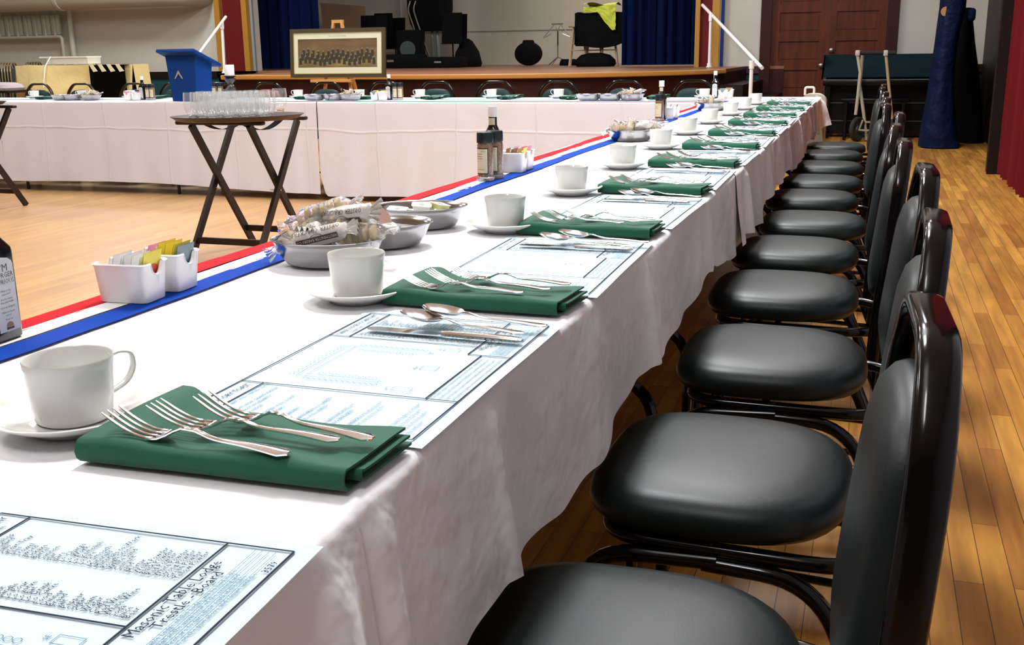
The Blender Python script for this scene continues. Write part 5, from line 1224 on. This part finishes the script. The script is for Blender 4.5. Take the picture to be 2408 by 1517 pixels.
# stacked gold-framed chairs
def gold_chair():
    t = thing('folded_chair', (0, 0, 0)); t['category'] = 'chair'
    b = MB(); b.tube(fillet([(-.2, 0, 0), (-.19, 0, .62), (-.17, .0, 1.04), (.17, .0, 1.04), (.19, 0, .62), (.2, 0, 0)], [0, .1, .14, .14, .1, 0], 6), .011); b.build('frame', gold_tube, t)
    b = MB(); b.rbox((0, .0, .80), (.33, .020, .34), .009); b.build('backrest', M('dark_upholstery', (.03, .035, .03), .7), t)
    b = MB(); b.rbox((0, .0, .40), (.35, .020, .38), .009); b.build('seat', M('dark_upholstery2', (.03, .035, .03), .7), t); return t
gf = pool(gold_chair)
for px_, py_, n_, yy_, lab, g_ in [(4, 149, 5, Yy+.35, 'gold-framed folded dark chair in the row left of the yellow clothed table', 'folded gold-framed chairs at the left edge'), (66, 146, 5, Yy+1.4, 'gold-framed folded chair in the row behind the white box', 'folded chairs behind the white box'), (214, 143, 3, Yy+1.4, 'gold-framed folded chair in the row right of the white box', 'folded chairs right of the white box')]:
    p = P(px_, py_, yy_); rz_ = radians(118); nx_, ny_ = sin(rz_), -cos(rz_)
    for i in range(n_): gf((p.x+nx_*.036*i, yy_+ny_*.036*i, .012), rz_, lab, g_, scale=None)
    for i in range(n_): pass
p = P(4, 200, Yy-.25); p.x += .3; b = MB(); b.rings(superell(.27, .2, 30, 3, 3), [(.95, 0), (1, .03), (.92, .07), (.6, .095), (.1, .10)]); tag(b.build('folded_tablecloths', M('mauve_linen', (.4, .34, .36), .9, bump=(12, .8, .02)), None, loc=(p.x-.3, Yy-.25, P(30, 212, Yy-.25).z)), 'heap of mauve folded linen at the left edge in front of the folded chairs', 'linen')
b = MB(); zb2 = P(30, 212, Yy-.25).z; xc = p.x-.3
t = thing('side_table', (xc, Yy-.25, 0), 0, 'small dark table carrying the linen heap at the left edge', 'table')
MB().b2(-.3, .3, -.22, .22, zb2-.03, zb2-.002).build('table_top', rail_wood, t, smooth=False)
for sx in (-1, 1):
    for sy in (-1, 1): MB().tube([(sx*.26, sy*.18, 0), (sx*.26, sy*.18, zb2-.03)], .018).build('leg', rail_wood, t)
# ================================================================ RIGHT REAR: PIANO, BENCH, CART, COVER, CASE
Yp = 13.75
a, c = P(1936, 187, Yp), P(2215, 190, Yp); zk = a.z; xa, xb = a.x, c.x; ztop = P(1950, 131, Yp+.25).z
t = thing('upright_piano', ((xa+xb)/2, Yp, 0), 0, 'black upright piano under a dark teal cover in front of the mahogany doors', 'piano'); hw = (xb-xa)/2
b = MB(); b.b2(-hw+.02, hw-.02, .28, .60, .04, ztop-.02); b.build('case', piano_blk, t, smooth=False)
b = MB(); b.rbox((0, .14, zk-.04), (2*hw, .30, .07), .01); b.build('key_bed', piano_blk, t)
b = MB(); b.b2(-hw, hw, -.012, .0, zk-.008, zk+.0); b.build('key_rail', M('worn_rail', (.25, .28, .28), .3, metal=.6), t, smooth=False)
for s in (-1, 1): MB().rings(rr(.035, .035, .01), [(1, 0), (.8, .08), (1, .3), (1.1, zk-.08)], lambda x, y, z: (x+s*(hw-.06), y+.05, z)).build('leg', piano_blk, t)
for z_ in (.20, .42): MB().b2(-hw+.03, hw-.03, .25, .28, z_, z_+.01).build('panel_line', M('dull_trim', (.12, .12, .11), .3, metal=.6), t, smooth=False)
b = MB()
def cv(u, v):
    x = (xa+xb)/2-hw-.0+(2*hw)*u; sag = .05*sin(pi*u)*v
    if v < .4: q = v/.4; return (x, Yp+.62-.36*q, ztop+.01)
    q = (v-.4)/.6; return (x+.0, Yp+.25-.27*q**1.5-.02*sin(u*14+q*5)*q, ztop+.01+(zk+.015-ztop)*q+.05*sin(pi*u)*0)
b.grid(cv, 60, 18); b.grid(lambda u, v: (xa-.01-.02*v, Yp+.62-.5*u, ztop+.01-.3*v), 6, 6); tag(b.build('piano_cover', cover_teal, None, angle=60), 'dark teal cloth cover hanging over the top of the black upright piano', 'cover')
lg = at(1984, 330, z=0); lz = P(1984, 232, lg.y).z
t = thing('piano_bench', (lg.x+.33, lg.y+.18, 0), 0, 'dark wooden bench standing in front of the piano behind the hand cart', 'bench')
MB().rbox((0, 0, lz-.02), (.78, .38, .04), .008).build('seat', piano_blk, t)
for sx in (-1, 1):
    for sy in (-1, 1): MB().rings(rr(.022, .022, .006), [(.8, 0), (1, lz-.04)], lambda x, y, z: (x+sx*.33, y+sy*.16, z)).build('leg', piano_blk, t)
# hand cart
wc = at(2012, 333, z=0); Yc = wc.y
t = thing('hand_cart', (0, 0, 0), 0, 'folding beige hand cart with black wheels and foam grip behind the row of chairs', 'hand cart')
def q(px, py, dy=0): v = P(px, py, Yc+dy); return (v.x, v.y, max(.012, v.z))
b = MB(); b.tube([q(2016, 125), q(2023, 170), q(2018, 220), q(2012, 270)], .020); b.build('frame_tube', cart_tan, t)
b = MB(); b.tube([q(2028, 130, .1), q(2022, 200, .1), q(2031, 268, .1), q(2038, 330, .1)], .020); b.build('frame_tube', cart_tan, t)
b = MB(); b.tube([q(2083, 124), q(2090, 200), q(2096, 262), q(2102, 330)], .018); b.build('frame_tube', M('worn_gold_tube', (.38, .3, .14), .4), t)
b = MB(); b.tube([q(2019, 124), q(2106, 124)], .024, n=12); b.build('foam_grip', rubber, t)
for x_ in (2017, 2083): b = MB(); v = q(x_, 125); b.rbox(v, (.055, .06, .07), .015); b.build('grip_bracket', M('pinkish_plastic', (.5, .42, .37), .6), t)
for y_, x0, x1 in ((287, 2034, 2075), (306, 2020, 2070)): b = MB(); b.tube([q(x0, y_), q(x1, y_+1)], .013); b.build('cross_bar', chrome, t)
b = MB(); b.tube([q(2029, 282), q(2020, 306), q(2040, 308)], .012); b.build('axle_bracket', cart_tan, t)
for dx_, dy_ in ((0, 0), (.42, .05)):
    v = Vector(q(2012, 303)); rW = .145; b = MB(); T4 = Matrix.Translation((v.x+dx_+.02, v.y+dy_, rW+.002))@Matrix.Rotation(radians(58), 4, 'Z')@Matrix.Rotation(pi/2, 4, 'X')
    b.lathe([(rW*.72, -.02), (rW*.9, -.028), (rW, -.015), (rW, .015), (rW*.9, .028), (rW*.72, .02), (rW*.72, -.02)], 32, T=T4); w1_ = b.build('wheel', rubber, t)
    b = MB(); b.lathe([(.0, -.012), (rW*.25, -.02), (rW*.3, -.006), (rW*.73, -.004), (rW*.73, .004), (rW*.3, .006), (rW*.25, .02), (0, .012)], 24, T=T4); b.build('hub', M('dark_hub', (.04, .05, .04), .5), w1_)
# tall blue covered object
Yb = at(2200, 355, z=0).y+.25
t = thing('padded_cover', (0, 0, 0), 0, 'tall dark blue vinyl cover over a bulky column in the right rear corner', 'cover')
lf = [(2160, 352), (2168, 300), (2180, 240), (2188, 190), (2196, 140), (2204, 80), (2212, 20), (2216, -30)]
rt = [(2262, 352), (2254, 300), (2249, 240), (2248, 190), (2251, 140), (2260, 80), (2276, 10), (2280, -30)]
ringsL = []
prof = []
for (xl_, yl_), (xr_, yr_) in zip(lf, rt):
    A_, B_ = P(xl_, yl_, Yb), P(xr_, yr_, Yb); prof.append((A_.x, B_.x, max(.012, A_.z)))
prof.append((prof[-1][0]+.08, prof[-1][1]-.08, prof[-1][2]+.12))
b = MB(); nn = 44; vs = []
pz_ = []
for i in range(len(prof)-1):
    for k_ in range(4):
        q_ = k_/4; pz_.append(tuple(prof[i][j]*(1-q_)+prof[i+1][j]*q_ for j in range(3)))
pz_.append(prof[-1])
for x0, x1, z in pz_:
    cx0, hw_ = (x0+x1)/2, (x1-x0)/2
    for j in range(nn):
        a_ = 2*pi*j/nn; rr_ = 1+.035*sin(a_*7+z*1.5)*(1-z/3)+.03*nz(cos(a_)*2, sin(a_)*2, z*2)
        vs.append((cx0+hw_*math.copysign(abs(cos(a_))**.75, cos(a_))*min(1.0, rr_), Yb+.30+.32*math.copysign(abs(sin(a_))**.75, sin(a_))*rr_, z))
m_ = len(pz_); fs = [(i*nn+j, i*nn+(j+1) % nn, (i+1)*nn+(j+1) % nn, (i+1)*nn+j) for i in range(m_-1) for j in range(nn)]+[tuple(range(nn-1, -1, -1)), tuple((m_-1)*nn+j for j in range(nn))]
b.add(vs, fs); b.build('vinyl_shell', pad_blue, t, angle=70)
v = P(2219, 27, Yb+.03); b = MB(); b.lathe([(0, 0), (.05, 0), (.05, .006), (0, .006)], 20, T=Matrix.Translation((v.x+.02, v.y-.02, v.z))@Matrix.Rotation(pi/2, 4, 'X')); b.build('round_badge', M('orange_badge', (.4, .2, .08), .5), t)
b = MB(); v = P(2284, 30, Yb+.2); b.rbox((v.x, Yb+.2, v.z-.02), (.09, .12, .14), .035, seg=3); b.build('side_roll', pad_blue, t)
t = thing('black_pad', (0, 0, 0), 0, 'tall black padded roll standing right of the blue vinyl cover in the corner', 'pad')
b = MB(); pr2 = []
for (xl_, xr_, yl_) in [(2250, 2318, 345), (2240, 2316, 300), (2236, 2311, 220), (2240, 2305, 160), (2252, 2297, 100), (2262, 2292, 45), (2266, 2288, 18)]:
    A_, B_ = P(xl_, yl_, Yb+.75), P(xr_, yl_, Yb+.75); pr2.append((A_.x, B_.x, max(.012, A_.z)))
vs = []; nn = 28
for x0, x1, z in pr2:
    for j in range(nn):
        a_ = 2*pi*j/nn; vs.append(((x0+x1)/2+(x1-x0)/2*math.copysign(abs(cos(a_))**.8, cos(a_)), Yb+1.0+.25*sin(a_), z))
m_ = len(pr2); b.add(vs, [(i*nn+j, i*nn+(j+1) % nn, (i+1)*nn+(j+1) % nn, (i+1)*nn+j) for i in range(m_-1) for j in range(nn)]+[tuple(range(nn-1, -1, -1)), tuple((m_-1)*nn+j for j in range(nn))]); b.build('pad_body', matte_black, t, angle=60)
# beige case standing at the corner of the table
Yh = 8.12
a, c = P(1896, 230, Yh), P(1942, 230, Yh); zb2 = P(1930, 224, Yh).z
t = thing('beige_case', (0, 0, 0), 0, 'tall beige plastic case with a rounded top and cream handle behind the far table corner', 'case')
x0, x1 = P(1880, 260, Yh).x, P(1942, 260, Yh).x; zt_ = P(1930, 221, Yh).z; zlow = P(1930, 330, Yh).z
b = MB(); ol = [(x0, .01), (x1, .01)]+[(x1-.07+.07*cos(a_*pi/12), zt_-.07+.07*sin(a_*pi/12)) for a_ in range(7)]+[(x0+.07-.07*sin(a_*pi/12), zt_-.07+.07*cos(a_*pi/12)) for a_ in range(7)]
b.prism(ol, .18, lambda x, z, d: (x, Yh+d, z)); b.build('shell', beige_case, t, angle=30)
ha, hb_ = P(1893, 222, Yh+.08), P(1914, 222, Yh+.08)
b = MB(); b.tube(fillet([(ha.x, Yh+.08, zt_-.01), (ha.x, Yh+.08, zt_+.045), (hb_.x, Yh+.08, zt_+.045), (hb_.x, Yh+.08, zt_-.01)], .015), .009); b.build('handle', cream_case, t)
b = MB(); pts = [P(1918, 224, Yh-.02), P(1928, 240, Yh-.02), P(1931, 262, Yh-.02), P(1934, 300, Yh-.02)]; b.tube(fillet(pts, .05), .013); b.build('strap', cream_case, t)
